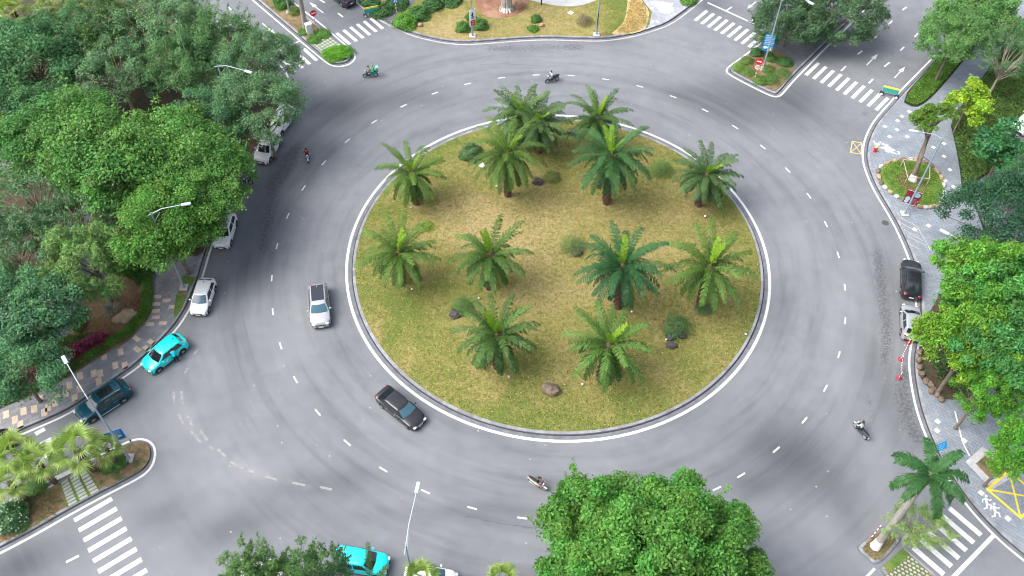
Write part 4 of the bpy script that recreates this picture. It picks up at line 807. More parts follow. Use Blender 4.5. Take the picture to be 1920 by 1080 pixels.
o = rosette(12, 20, .7).build('red_leaved_plant', M_RLEAF); q = G((1274, 622), .4); q.z = LZ(q.x, q.y); o.location = q; tag(o, 'small red leaved plant beside the three dark boulders', 'plant')
def cover(poly, n, h, leaf, col, name, label=None, cat=None, kind=None, it=1, aspect=.35, z=.19, seed=5, path=None, width=1.):
    aspect = aspect
    """leafy mass over a polygon or along a path"""
    global rng
    rng = np.random.default_rng(seed)
    if path is None:
        pts = smoothline(W(poly), it, True); xs = np.array([p.x for p in pts]); ys = np.array([p.y for p in pts]); C = []
        while len(C) < n:
            q = np.stack([rng.uniform(xs.min(), xs.max(), 4000), rng.uniform(ys.min(), ys.max(), 4000)], 1); ins = np.zeros(4000, bool); j = len(xs) - 1
            for i in range(len(xs)):
                cnd = ((ys[i] > q[:, 1]) != (ys[j] > q[:, 1])) & (q[:, 0] < (xs[j] - xs[i]) * (q[:, 1] - ys[i]) / (ys[j] - ys[i] + 1e-12) + xs[i]); ins ^= cnd; j = i
            C += list(q[ins])
        xy = np.array(C[:n]); prof = np.ones(n)
    else:
        pts = smoothline(W(path), 2); seg = np.array([[p.x, p.y] for p in pts]); dl = np.hypot(*np.diff(seg, axis=0).T); cum = np.r_[0, np.cumsum(dl)]; s_ = rng.random(n) * cum[-1]; x = np.interp(s_, cum, seg[:, 0]); y = np.interp(s_, cum, seg[:, 1])
        k = np.clip(np.searchsorted(cum, s_) - 1, 0, len(dl) - 1); d = np.diff(seg, axis=0)[k] / dl[k][:, None]; u = rng.uniform(-1, 1, n); xy = np.stack([x - d[:, 1] * u * width / 2, y + d[:, 0] * u * width / 2], 1); prof = np.sqrt(np.clip(1 - np.abs(u) ** 4, 0, 1))
    bumps = np.array([mnoise.noise(Vector((a * .9, b * .9, seed))) for a, b in xy]); zz = z + h * prof * (.55 + .35 * rng.random(n) ** .5 + .35 * bumps)
    C = np.stack([xy[:, 0], xy[:, 1], zz], 1); col = tuple(c * 1.4 for c in col); me = leaves_mesh(name, C, np.array([0, 0, 1.]) + .7 * rng.normal(size=(n, 3)), leaf, aspect, .45 + .35 * bumps + .28 * rng.normal(size=n), rng.random(n) * .8 + .2)
    o = bpy.data.objects.new(name, me); COL.objects.link(o); o.color = (*col, 1)
    return tag(o, label, cat, None, kind)
cover(None, 9000, .5, .2, (.055, .16, .025), 'hedge', 'low clipped green hedge curving along the left pavement', 'hedge', path=[(-40, 778), (22, 748), (92, 718), (150, 683), (197, 653), (235, 632), (256, 611), (274, 590), (278, 565), (277, 525)], width=1.1)
cover(None, 3500, .7, .24, (.03, .1, .025), 'hedge', 'dark green hedge at the back of the left bed by the junction of paths', 'hedge', path=[(277, 528), (262, 512), (235, 505), (215, 500)], width=2.0)
cover([(130, 632), (148, 636), (196, 625), (205, 640), (160, 655), (120, 685), (60, 712), (30, 712), (60, 690), (95, 668)], 4200, .5, .4, (.06, .13, .025), 'green_strap_leaves', kind='stuff', aspect=.14)
cover([(142, 600), (150, 575), (165, 585), (160, 625), (140, 632)], 900, .4, .35, (.06, .14, .025), 'green_strap_leaves', kind='stuff', aspect=.2)
cover([(145, 590), (205, 600), (250, 560), (270, 540), (282, 570), (270, 600), (240, 635), (190, 648), (150, 640)], 2600, .1, .2, (.24, .17, .08), 'dry_ground_cover', kind='stuff', aspect=.2)
cover([(232, 455), (250, 472), (300, 484), (345, 476), (375, 480), (388, 445), (380, 430), (300, 455), (240, 430)], 2500, .25, .22, (.05, .1, .025), 'grass_tufts', kind='stuff', aspect=.2)
cover([(-5, 326), (38, 313), (36, 322), (0, 338)], 900, .4, .2, (.05, .17, .02), 'grass_strip', kind='stuff', aspect=.3)
cover([(1780, 230), (1788, 263), (1795, 297), (1801, 330), (1804, 362), (1820, 354), (1840, 334), (1857, 324), (1885, 318), (1903, 238), (1926, 203), (1990, 155), (2000, 0), (1930, 30), (1885, 85), (1840, 155), (1805, 195)], 26000, .45, .45, (.075, .15, .04), 'strap_leaf_ground_cover', kind='stuff', aspect=.14)
cover([(1692, 189), (1713, 202), (1733, 192), (1757, 168), (1785, 135), (1840, 70), (1800, 70), (1740, 133)], 9000, .2, .3, (.07, .17, .03), 'verge_ground_cover', kind='stuff', aspect=.25)
cover([(1648, 322), (1668, 309), (1700, 304), (1745, 317), (1764, 342), (1766, 370), (1742, 388), (1720, 387), (1692, 374), (1667, 356)], 4200, .2, .2, (.08, .17, .025), 'bed_grass', kind='stuff', aspect=.22, z=.25)
cover([(1730, 640), (1745, 700), (1775, 740), (1830, 735), (1860, 660), (1840, 580), (1780, 560), (1745, 600)], 3500, .45, .35, (.035, .09, .03), 'dark_ground_cover', kind='stuff', aspect=.3, z=.2)
cover([(1150, 64), (1172, 45), (1180, 0), (1196, -5), (1214, 24), (1208, 55), (1185, 63)], 3000, .18, .22, (.36, .29, .1), 'dry_tufts', kind='stuff', aspect=.18, z=.15)
cover([(1612, 1028), (1648, 992), (1690, 1012), (1650, 1054), (1634, 1052)], 500, .1, .2, (.16, .14, .06), 'dry_tufts', kind='stuff', aspect=.2, z=.15)
cover([(0, 1030), (70, 993), (120, 962), (105, 905), (0, 950)], 1500, .15, .22, (.12, .11, .05), 'dry_tufts', kind='stuff', aspect=.2, z=.15)
# scattered grass blades on the central lawn so that its surface is not flat
for sd_, n, colr, szz in ((77, 15000, (.3, .27, .1), .22), (79, 12000, (.15, .2, .04), .24)):
    rng = np.random.default_rng(sd_); a = rng.random(n) * 6.283; r = np.sqrt(rng.random(n)) * (RK - .35); C = np.stack([r * np.cos(a), r * np.sin(a), np.zeros(n)], 1); C[:, 2] = [LZ(x, y) + .04 for x, y in C[:, :2]]
    me = leaves_mesh('lawn_grass', C, rng.normal(size=(n, 3)) * .35 + np.array([0, 0, 1.]), szz, .26, .5 + .3 * rng.normal(size=n), rng.random(n)); o = bpy.data.objects.new('lawn_grass', me); COL.objects.link(o); o.color = (*colr, 1); tag(o, kind='stuff')
rng = np.random.default_rng(78)
# ------------------------------------------------------------------ rocks
def rock(px, r, mat, label, seed, zb=.15, rz=0, group=None, lawn_=True, name='boulder'):
    p = G(px, zb)
    if lawn_: p.z = LZ(p.x, p.y)
    m = MB(); r = tuple(q * .86 for q in r); m.ell((0, 0, r[2] * .45), r, 14, 9, None, .35, seed); o = m.build(name, mat, None, True, 30); o.location = p; o.rotation_euler = (0, 0, rz); return tag(o, label, 'rock', group)
RG = 'dark boulders on the central lawn'
rock((1032, 735), (1.0, .7, .6), M_BROWNR, 'large brown boulder alone at the front of the lawn', 1, rz=-.3, group=RG); rock((853, 595), (.62, .6, .5), M_ROCK, 'dark boulder under the small bush left of the front palms', 2, group=RG); rock((1258, 652), (.6, .45, .35), M_ROCK, 'lowest flat boulder of the group of three on the right of the lawn', 3, group=RG); rock((1256, 637), (.5, .45, .4), M_ROCK, 'middle boulder of the group of three under the loose bush', 4, group=RG); rock((1276, 632), (.6, .45, .45), M_ROCK, 'right boulder of the group of three, beside the red leaved plant', 5, rz=-.6, group=RG); rock((1080, 482), (.6, .55, .5), M_ROCK, 'dark boulder at the loose bush in the middle of the lawn', 6, group=RG); rock((1008, 348), (.7, .5, .45), M_ROCK, 'faceted grey boulder at the upper centre of the lawn', 7, group=RG); rock((1073, 252), (.75, .6, .5), M_ROCK, 'dark boulder near the back rim between two palms', 8, group=RG)
rock((237, 598), (1.25, .75, .8), M_TAN, 'large tan boulder on the brown left bed', 9, .19, .5, lawn_=False)
for i, (p, r, mt, lb) in enumerate([((788, 49), .4, M_TAN, 'small yellow stone beside the bright kerb shrub of the top garden'), ((1016, 49), .4, M_TAN, 'small yellow stone beside the small bush in the top garden')]): rock(p, (r, r * .8, r * .9), mt, lb, 20 + i, .15, 0, lawn_=False, name='stone')
k = 0; edge = smoothline(W([(1643, 320), (1665, 306), (1697, 301), (1722, 304), (1748, 314), (1767, 338), (1770, 370), (1762, 386), (1744, 392), (1720, 391), (1690, 378), (1664, 361), (1649, 344)]), 2, True); cum = 0.
EG = 'stones edging the round tree bed'
for i in range(0, len(edge), 2):
    p = edge[i]; m = MB(); rs = random.uniform(.32, .5); m.ell((0, 0, .1), (rs, .26, .22), 9, 6, None, .3, i); o = m.build('edging_stone', random.choice([M_TAN, M_BROWNR, M_TAN, M_GREYP]), None, True, 35); q = edge[(i + 1) % len(edge)] - p; o.location = (p.x, p.y, .15); o.rotation_euler = (0, 0, math.atan2(q.y, q.x)); tag(o, 'edging stone in the ring round the propped tree bed', 'stone', EG)
for i, p in enumerate([(1723, 662), (1722, 676), (1724, 690), (1727, 703), (1735, 716), (1744, 722), (1750, 732), (1745, 735), (1757, 742), (1764, 750)]):
    m = MB(); m.ell((0, 0, .15), (random.uniform(.28, .42), .3, .26), 10, 7, None, .35, 60 + i); o = m.build('edging_stone', M_BROWNR, None, True, 35); o.location = G(p, .15); o.rotation_euler = (0, 0, i); tag(o, 'brown stone edging the shaded bed beside the red and white chain', 'stone', 'stones edging the shaded right bed')
# ------------------------------------------------------------------ street lamps
def lamp(base, H, arm_px, label, arm_z=None, rodz=None, group='street lamps', sign=None, mat=M_STEEL):
    o = empty('street_lamp', (base.x, base.y, .15), 0, label, 'street lamp', group); m = MB()
    m.tube([(0, 0, 0), (0, 0, .5), (0, 0, H * .5), (0, 0, H)], [.13, .11, .09, .06], 10); m.build('pole', mat, o, True)
    m = MB(); m.box((0, 0, .06), (.8, .8, .14), None, .02); m.build('base_plate', M_GREYP, o)
    az = arm_z or H + .5; e = G(arm_px, az) - Vector((base.x, base.y, .15)); d = Vector((e.x, e.y, 0)); L = d.length; d.normalize()
    m = MB(); m.tube([Vector((0, 0, H - .35)) - d * .5, Vector((0, 0, H - .15)), Vector((0, 0, H)) + d * L * .3 + Vector((0, 0, (e.z - H) * .75)), Vector((0, 0, e.z)) + d * (L - .5)], [.025, .04, .036, .032], 8)
    m.tube([Vector((0, 0, H - 1.2)), Vector((0, 0, H - .3)) + d * L * .22 + Vector((0, 0, (e.z - H) * .5))], .022, 6); m.build('arm', M_PALEST, o, True)
    q = Matrix.Rotation(math.atan2(d.y, d.x), 3, 'Z'); m = MB(); m.box(Vector((0, 0, e.z)) + d * (L - .15), (.85, .3, .14), q, .04); h = m.build('lamp_head', M_PALEST, o); m = MB(); m.box(Vector((0, 0, e.z - .085)) + d * (L - .1), (.5, .22, .03), q); m.build('lens', M_LENS, h)
    return o
LH = 10.6
def from_top(px, H=LH): p = G(px, H); return Vector((p.x, p.y, .15))
lamp(G((346, 541)), LH, (352, 382), 'street lamp beside the white hatchback, rising before the bright trees')
l2 = lamp(G((243, 861)), LH, (120, 672), 'street lamp with the blue notice on the bottom left median, arm over the teal car', LH + .8)
lamp(from_top((409, 124)), LH, (468, 135), 'street lamp among the trees left of the parked white cars')
lamp(G((886, 70)), LH, (940, -170), 'street lamp carrying the white and red banner in the top garden')
lamp(G((1118, 67)), LH, (1090, -165), 'street lamp carrying the dark banner in the top garden')
lamp(G((1430, 131)), LH, (1522, 6), 'street lamp with the light blue notice on the top right median')
l7 = lamp(G((1695, 403)), LH, (1710, 245), 'street lamp with the maroon poster beside the propped tree')
lamp(from_top((1858, 488)), LH, (1768, 433), 'street lamp buried in the bright green trees, only its pale arm clear')
lamp(from_top((757, 1008)), 9, (784, 910), 'street lamp at the bottom edge between the turquoise and the white car', 10.2)
lamp(G((543, 25)), LH, (500, -190), 'street lamp on the top left median beside the tall green bush')
# banners and notices fixed to posts (each its own thing)
def board(name, px, z, wd, ht, rz, mat, label, deco, cat='sign', tilt=0.):
    p = G(px, z); o = empty(name, p, rz, label, cat); m = MB(); m.box((0, 0, 0), (wd, .05, ht), None); m.build('panel', mat, o)
    m = MB(); m.box((0, .06, ht * .42), (.09, .1, .06)); m.box((0, .06, -ht * .42), (.09, .1, .06)); m.build('bracket', M_STEEL, o)
    for dn, dm, shapes in deco:
        m = MB()
        for i, s_ in enumerate(shapes):
            if s_[0] == 'b': m.box((s_[1] * wd, -.028 - .0015 * (i % 5), s_[2] * ht), (s_[3] * wd, .006, s_[4] * ht), Matrix.Rotation(s_[5] if len(s_) > 5 else 0, 3, 'Y'))
            else: m.ell((s_[1] * wd, -.028 - .0015 * (i % 5), s_[2] * ht), (s_[3] * wd, .006, s_[4] * ht), 12, 6)
        m.build(dn, dm, o)
    return o
def rows(x0, x1, z0, z1, n, seed, h=.035):
    r = random.Random(seed); out = []
    for i in range(n):
        z = z1 + (z0 - z1) * i / max(1, n - 1); x = x0
        while x < x1 - .04: l = r.uniform(.05, .13); out.append(('b', x + l / 2, z, l, h)); x += l + .035
    return out
board('notice_board', (216, 817), 3.0, 1.35, 1.5, R_(24), M_BLUE, 'dark blue notice with white writing and emblem shapes on the bottom left lamp post', [('lettering', M_CYANP, rows(-.4, .4, .05, .4, 5, 3)), ('emblem', M_WH, [('e', -.2, -.3, .14, .07), ('e', .22, -.12, .13, .08), ('b', 0, -.22, .3, .02, .4)]), ('stripe', M_GREEN, [('b', .12, -.42, .7, .1)])])
board('notice_board', (1442, 80), 3.2, 1.2, 2.3, R_(-12), M_BLUE2, 'light blue notice with white lettering and pictures on the top right lamp post', [('lettering', M_WH, rows(-.42, .42, -.1, .42, 6, 5)), ('picture', M_WH, [('e', -.25, -.3, .18, .09), ('e', .05, -.28, .12, .07), ('b', .3, -.32, .1, .12)]), ('yellow_emblem', M_YELP, [('e', .22, -.43, .2, .06)]), ('dark_figure', M_BLK, [('b', -.2, -.42, .12, .05), ('b', .2, -.32, .06, .06)])])
board('banner', (886, 33), 2.9, .85, 2.3, R_(35), M_WH, 'white banner with a dark figure and a red foot on the left garden lamp', [('figure', M_BLK, [('e', 0, .24, .16, .07), ('b', 0, .14, .2, .16), ('b', -.2, .17, .16, .05, .5), ('b', .22, -.02, .1, .12)]), ('shirt', simple('poster_teal', (.1, .35, .38), .5), [('b', 0, 0, .44, .14)]), ('red_panel', M_RED, [('b', .04, -.32, .84, .34)]), ('lettering', M_YELP, [('b', -.18, -.27, .14, .04), ('b', .02, -.25, .14, .05), ('b', .2, -.24, .12, .04), ('b', -.1, -.38, .3, .03), ('b', .16, -.37, .2, .03)])])
board('banner', (1121, 35), 2.9, .85, 2.3, R_(80), M_BLK, 'dark banner seen almost edge on at the right garden lamp', [('border', M_WH, [('b', 0, .45, .9, .05), ('b', 0, -.45, .9, .05)])])
board('poster_board', (1711, 371), 2.2, 1.45, 1.9, R_(-22), M_MAR, 'maroon poster with pale blue pictures on the lamp post by the round bed', [('picture', M_CYANP, [('e', .2, .26, .24, .17), ('e', -.27, -.12, .16, .16), ('e', -.3, -.32, .14, .12)]), ('dark_drawing', M_BLK, [('b', .2, .26, .14, .05, .4), ('b', .25, .2, .08, .03), ('b', -.27, -.1, .1, .04), ('b', -.3, -.32, .1, .04, .5), ('b', .08, .28, .12, .02)]), ('lettering', simple('poster_pink', (.65, .35, .4), .5), rows(.02, .42, -.4, -.05, 5, 8, .025)), ('border', M_WH, [('b', 0, .49, 1, .025), ('b', 0, -.49, 1, .025)])])
# free standing signs
def post(o, h, bands=True, r=.04):
    m = MB(); m.tube([(0, 0, 0), (0, 0, h)], r, 8); m.build('post', M_WH, o)
    if bands:
        m = MB(); k = .25
        while k < h - .2: m.tube([(0, 0, k), (0, 0, k + .25)], r + .004, 8); k += .5
        m.build('red_bands', M_RED, o)
def disc(o, name, z, r, mat, y=-.05, th=.02):
    m = MB(); n = 24; m.add([(r * math.cos(2 * math.pi * k / n), y + q, z + r * math.sin(2 * math.pi * k / n)) for q in (0, th) for k in range(n)], [tuple(range(n)), tuple(range(2 * n - 1, n - 1, -1))] + [(n + k, n + (k + 1) % n, (k + 1) % n, k) for k in range(n)]); return m.build(name, mat, o)
def noentry(px, rz, label, limit=False, h=2.6):
    p = G(px, .15); o = empty('no_entry_sign', p, rz, label, 'road sign'); post(o, h); z = h - .3
    d = disc(o, 'disc', z, .42, M_RED); m = MB(); m.box((0, -.057, z), (.56, .012, .13)); m.build('white_bar', M_WH, d)
    if limit:
        d = disc(o, 'speed_disc', z - .82, .4, M_RED); e = disc(d, 'face', z - .82, .33, simple('sign_cream', (.8, .76, .62), .5), -.06, .015)
        cu = bpy.data.curves.new('digits', 'FONT'); cu.body = '30'; cu.size = .48; cu.align_x = 'CENTER'; cu.align_y = 'CENTER'; cu.extrude = .006; t = bpy.data.objects.new('digits', cu); COL.objects.link(t); bpy.context.view_layer.update()
        me = bpy.data.meshes.new_from_object(t.evaluated_get(bpy.context.evaluated_depsgraph_get())); bpy.data.objects.remove(t); me.transform(Matrix.Translation((0, -.07, z - .82)) @ Matrix.Rotation(R_(90), 4, 'X')); me.materials.clear(); link('digits', me, M_BLK, d)
    return o
noentry((593, 54), R_(30), 'red no entry sign beside the white cabinet on the top left median'); noentry((1414, 151), R_(-20), 'red no entry sign above a round 30 speed limit on the top right median', True, 3.1)
# blue pedestrian crossing sign
p = G((744, 29), .15); o = empty('crossing_sign', p, R_(10), 'blue crossing sign with a white triangle at the garden path', 'road sign'); post(o, 2.3); m = MB(); m.box((0, -.06, 2.25), (.75, .03, .75)); d = m.build('panel', M_BLUE, o); m = MB(); m.add([(-.27, -.08, 2.0), (.27, -.08, 2.0), (0, -.08, 2.52)], [(0, 1, 2)]); m.build('triangle', M_WH, d); m = MB(); m.ell((0, -.085, 2.32), (.05, .006, .05), 8, 5); m.box((0, -.085, 2.2), (.06, .006, .16)); m.box((-.05, -.087, 2.08), (.05, .006, .14), Matrix.Rotation(.4, 3, 'Y')); m.box((.05, -.087, 2.08), (.05, .006, .14), Matrix.Rotation(-.4, 3, 'Y')); m.build('walking_figure', M_BLK, d)
# two blue plates on the right pavement
for px, h, rz, lb in [((1748, 858), 2.1, R_(25), 'blue plate sign on a short post at the right kerb by the royal palm'), ((1909, 953), 2.1, R_(40), 'blue plate sign standing in the yellow box marking')]:
    p = G(px, .15); o = empty('plate_sign', p, rz, lb, 'sign'); m = MB(); m.tube([(0, 0, 0), (0, 0, h)], .035, 8); m.build('post', M_STEEL, o); m = MB(); q = Matrix.Rotation(R_(-35), 3, 'X'); m.box((0, -.06, h), (1.0, .03, .7), q, .01); d = m.build('panel', M_BLUE2, o); m = MB()
    for i, (x, z, l) in enumerate([(-.2, .18, .3), (.2, .18, .25), (-.25, 0, .2), (.1, 0, .4), (-.1, -.18, .5)]): m.box(Vector((0, -.06, h)) + q @ Vector((x, -.022, z)), (l, .006, .05), q)
    m.build('lettering', M_CYANP, d)
# utility cabinet
p = G((581, 62), .15); o = empty('utility_cabinet', p, R_(28), 'white utility cabinet at the foot of the grey palm trunk', 'cabinet'); m = MB(); m.box((0, 0, .7), (.75, .5, 1.3), None, .02); m.build('body', M_CABIN, o); m = MB(); m.box((0, 0, 1.38), (.85, .6, .08), None, .02); m.build('roof', M_WH, o); m = MB(); m.box((0, -.256, .7), (.62, .014, 1.1)); d = m.build('door', M_CABIN, o); m = MB(); m.box((.24, -.272, .72), (.03, .02, .16)); m.build('handle', M_DARK, d); m = MB(); m.box((0, 0, .03), (.85, .6, .08)); m.build('plinth', M_GREYP, o)
# hydrant
p = G((1640, 284), .15); o = empty('fire_hydrant', p, 0, 'red fire hydrant with a yellow cap on the right pavement', 'hydrant'); m = MB(); m.tube([(0, 0, 0), (0, 0, .06), (0, 0, .07), (0, 0, .6), (0, 0, .62)], [.2, .2, .14, .14, .17], 12); m.build('barrel', M_RED, o, True); m = MB(); m.ell((0, 0, .66), (.17, .17, .16), 12, 8); m.build('cap', M_YELP, o, True)
for s_ in (-1, 1): m = MB(); m.tube([(0, 0, .45), (s_ * .24, 0, .45)], .075, 10); m.build('outlet', M_RED, o)
# movable traffic barriers
def barrier(px, rz, label):
    p = G(px); o = empty('traffic_barrier', p, rz, label, 'barrier', 'movable barriers'); m = MB(); m.box((0, 0, .75), (1.75, .05, .62)); pn = m.build('panel', M_GREEN, o); m = MB(); m.box((0, 0, 1.17), (1.75, .06, .22)); m.build('top_board', M_YELP, o); m = MB()
    for i in range(9):
        for j in range(3): m.box((-.68 + i * .17, -.03, .56 + j * .19), (.03, .008, .14), Matrix.Rotation(R_(28), 3, 'Y'))
    tag(m.build('lattice', simple('barrier_mint', (.2, .62, .55), .5), pn), kind='stuff'); m = MB()
    for x in (-.9, .9): m.tube([(x, 0, .25), (x, 0, 1.3)], .03, 8)
    m.tube([(-.9, 0, .42), (.9, 0, .42)], .025, 8); m.build('frame', M_PALEST, o)
    for x in (-.85, .85): m = MB(); m.wheel((x, 0, .22), .22, .5, n=18, prof=[(-.5, .5), (-.5, .92), (-.3, 1), (.3, 1), (.5, .92), (.5, .5)]); wl = m.build('wheel', M_TYRE, o, True); m = MB(); m.wheel((x, 0, .22), .17, .53, n=14, prof=[(-.5, .2), (-.5, .9), (.5, .9), (.5, .2)]); m.build('hub', M_WH, wl)
barrier((1666, 180), R_(-22), 'green and yellow wheeled barrier on the right crosswalk'); barrier((697, 29), R_(20), 'green and yellow wheeled barrier beside the top left crosswalk')
# chain barrier
pts = [(1703, 643), (1688, 674), (1685, 709)]; SG = 'red based chain stanchions'
for i, q in enumerate(pts):
    p = G(q); o = empty('chain_stanchion', p, 0, ['red based stanchion nearest the silver hatchback', 'middle red based stanchion of the chain', 'red based stanchion farthest from the silver hatchback'][i], 'stanchion', SG); m = MB(); m.tube([(0, 0, 0), (0, 0, .08), (0, 0, .18), (0, 0, .22)], [.24, .24, .16, .05], 14); m.build('base', simple('faded_red', (.36, .03, .05), .6, vary=.2), o, True); m = MB(); m.tube([(0, 0, .2), (0, 0, .95)], .035, 8); m.build('post', M_WH, o); m = MB(); m.tube([(0, 0, .45), (0, 0, .6)], .04, 8); m.build('red_band', M_RED, o)
for i in range(2):
    a, b = G(pts[i]), G(pts[i + 1]); m = MB(); m2 = MB(); N_ = 14
    P2 = [a + (b - a) * (k / N_) + Vector((0, 0, .9 - .25 * math.sin(math.pi * k / N_))) for k in range(N_ + 1)]
    o = empty('plastic_chain', a, 0, ['upper span of red and white chain by the silver hatchback', 'lower span of red and white chain along the right kerb'][i], 'chain', 'chain spans'); m = MB()
    for k in range(0, N_, 1): (m if k % 2 else m2).tube([P2[k] - a, P2[k + 1] - a], .03, 6)
    m.build('white_links', M_WH, o); m2.build('red_links', M_RED, o)
# lying red and white pole on the bottom right island
a, b = G((1632, 1010), .2), G((1652, 985), .6); o = empty('striped_pole', a, 0, 'short red and white striped pole tilted on the bottom right island', 'pole'); m = MB(); m2 = MB()
for k in range(8): (m if k % 2 else m2).tube([(b - a) * (k / 8), (b - a) * ((k + 1) / 8)], .045, 8)
m.build('white_bands', M_WH, o); m2.build('red_bands', M_RED, o)
# small grey post on the bottom-left median
p = G((258, 845), .15); o = empty('marker_post', p, 0, 'slim pale post with a dark tip right of the blue notice', 'post'); m = MB(); m.tube([(0, 0, 0), (-.1, .05, 1.6)], .06, 8); m.build('shaft', M_WOOD, o); m = MB(); m.tube([(-.1, .05, 1.6), (-.11, .055, 1.78)], .065, 8); m.build('tip', M_DARK, o)
# black bollard in the top garden
p = G((1015, 9), .15); o = empty('bollard', p, 0, 'small black garden bollard at the edge of the pale plaza', 'bollard'); m = MB(); m.tube([(0, 0, 0), (0, 0, .75)], .09, 10); m.build('shaft', M_DARK, o); m = MB(); m.ell((0, 0, .76), (.11, .11, .06), 10, 6); m.build('cap', M_DARK, o)
# white access covers
for px, lb, lw_ in [((905, 314), 'white square cover on the lawn under the clipped round bush', True), ((1070, 24), 'white square cover on the top garden lawn', False)]:
    p = G(px, .15); p.z = LZ(p.x, p.y) if lw_ else .146; m = MB(); m.box((0, 0, .02), (.6, .6, .06), None, .015); o = m.build('access_cover', M_WH); o.location = p; o.rotation_euler = (0, 0, R_(45)); tag(o, lb, 'cover', 'white access covers')
# lawn spotlights
SPG = 'small pale spotlights on the central lawn'
spot0 = None
for i, px in enumerate([(930, 355), (898, 565), (1185, 590), (772, 545), (1335, 568), (1402, 515), (1322, 408), (1397, 627), (1248, 641), (955, 710), (1092, 722), (770, 392), (1160, 715)]):
    p = G(px, .3); p.z = LZ(p.x, p.y)
    if spot0 is None:
        spot0 = empty('spotlight', p, 0, 'x', 'spotlight', SPG); spot0.scale = (.75,) * 3; m = MB(); m.tube([(0, 0, 0), (0, 0, .22)], .03, 6); m.build('stake', M_DARK, spot0); m = MB(); m.tube([(-.07, 0, .2), (.02, 0, .26), (.14, 0, .36)], [.05, .1, .12], 10); m.build('housing', M_WH, spot0); o = spot0
    else: o = dup(spot0, p, i * 1.7, 'x')
    o['label'] = ['spotlight left of the bare shaggy palm trunk', 'spotlight above the left front palm', 'spotlight right of the wide bluish palm', 'spotlight at the foot of the left middle palm', 'spotlight by the rightmost middle palm trunk', 'spotlight near the right rim of the lawn', 'spotlight below the upper right palm', 'spotlight at the lower right rim', 'spotlight beside the three dark boulders', 'spotlight at the foot of the left front palm', 'spotlight left of the right front palm foot', 'spotlight at the foot of the upper left palm', 'spotlight right of the right front palm foot'][i]
# mulch stump with whitewash
p = G((950, 18), .15); o = empty('old_tree', p, 0, 'thick pale tree base with a whitewashed foot in the mulch bed', 'tree'); m = MB()
for k in range(9): a = k * .7; m.tube([(math.cos(a) * .9, math.sin(a) * .7, -.05), (math.cos(a) * .5, math.sin(a) * .4, .5), (math.cos(a) * .3, math.sin(a) * .25, 1.8), (math.cos(a) * .25 , math.sin(a) * .2 + .3, 4)], [.22, .26, .3, .25], 8)
m.build('trunk', M_GREYB, o, True); m = MB()
for k in range(12): a = k * .53; m.tube([(math.cos(a) * .75, math.sin(a) * .55 - .2, 0), (math.cos(a) * .5, math.sin(a) * .4 - .2, .55)], [.17, .12], 7)
m.build('whitewashed_foot', M_WASH, o); cm_ = PROTO['small'][0]; c = bpy.data.objects.new('crown', cm_); COL.objects.link(c); c.parent = o; c.location = (0, 1.2, 7.5); c.color = (*MD, 1)
p = G((975, 18), .15); o = shrub((975, 14), 'airy', .9, (.22, .16, .12), 'brownish twiggy bush in the mulch bed', .15, 1.2)
# propped tree on the right pavement
b = G((1711, 338), .26); tp_ = G((1748, 232), 6.5); o = empty('propped_tree', b, 0, 'pruned tree with a leaning trunk held by wooden props in the round bed', 'tree'); m = MB(); e = tp_ - b; m.tube([(0, 0, -.1), e * .12 + Vector((0, 0, .1)), e * .5, e * .8, e], [.42, .3, .27, .25, .16], 12)
m.tube([e * .75, e * .9 + Vector((-1.1, .2, .9))], [.16, .07], 7); m.tube([e * .9, e + Vector((1.6, .6, 1.0))], [.15, .06], 7); m.build('trunk', M_BARK, o, True); m = MB(); m.tube([(0, 0, -.05), e * .1 + Vector((0, 0, .05))], [.47, .33], 12); m.build('whitewashed_base', M_WASH, o)
for dx, dy, dz, R in ((-.9, -.1, .2, 1.35), (-.2, .3, 1.0, 1.1), (1.6, .7, .9, 1.0)): c = bpy.data.objects.new('crown', PROTO['small'][0]); COL.objects.link(c); c.parent = o; c.location = e + Vector((dx, dy, dz)); c.scale = (R / 2.2,) * 3; c.color = (.1, .21, .03, 1)
fr = empty('tree_prop', b, 0, 'square wooden prop frame round the leaning trunk of the propped tree', 'prop'); m = MB(); ft = [G(q, .3) - b for q in ((1690, 352), (1744, 362), (1738, 310), (1688, 312))]; tpz = [G((1694, 300), 1.2) - b, G((1744, 303), 1.2) - b, G((1743, 335), 1.2) - b, G((1702, 332), 1.2) - b]
for q in tpz: m.tube([Vector((q.x, q.y, 0)), q], .05, 6)
for i in range(4): m.tube([tpz[i], tpz[(i + 1) % 4]], .045, 6)
for q in (tpz[0], tpz[1]): m.tube([q, e * .45], .05, 6)
m.build('frame', M_WOOD, fr)
# cart under the left tree
p = G((110, 611), .15); o = empty('hand_cart', p, R_(15), 'small white cart with an orange bin on the dark path under the left trees', 'cart'); m = MB(); m.box((-.45, 0, .5), (.8, .62, .5), None, .05); m.build('box', M_WH, o); m = MB(); m.tube([(.3, 0, .12), (.3, 0, .7), (.3, 0, .78)], [.3, .38, .3], 14); m.build('bin', simple('bin_orange', (.45, .09, .025), .6, vary=.2), o, True); m = MB(); m.box((0, 0, .18), (1.6, .55, .06)); m.build('deck', M_DARK, o)
for s_ in (-1, 1): m = MB(); m.wheel((-.4, s_ * .33, .2), .2, .07); m.build('wheel', M_TYRE, o)
m = MB(); m.tube([(-.85, -.25, .6), (-1.15, -.25, .95), (-1.15, .25, .95), (-.85, .25, .6)], .025, 6); m.build('handle', M_PALEST, o)
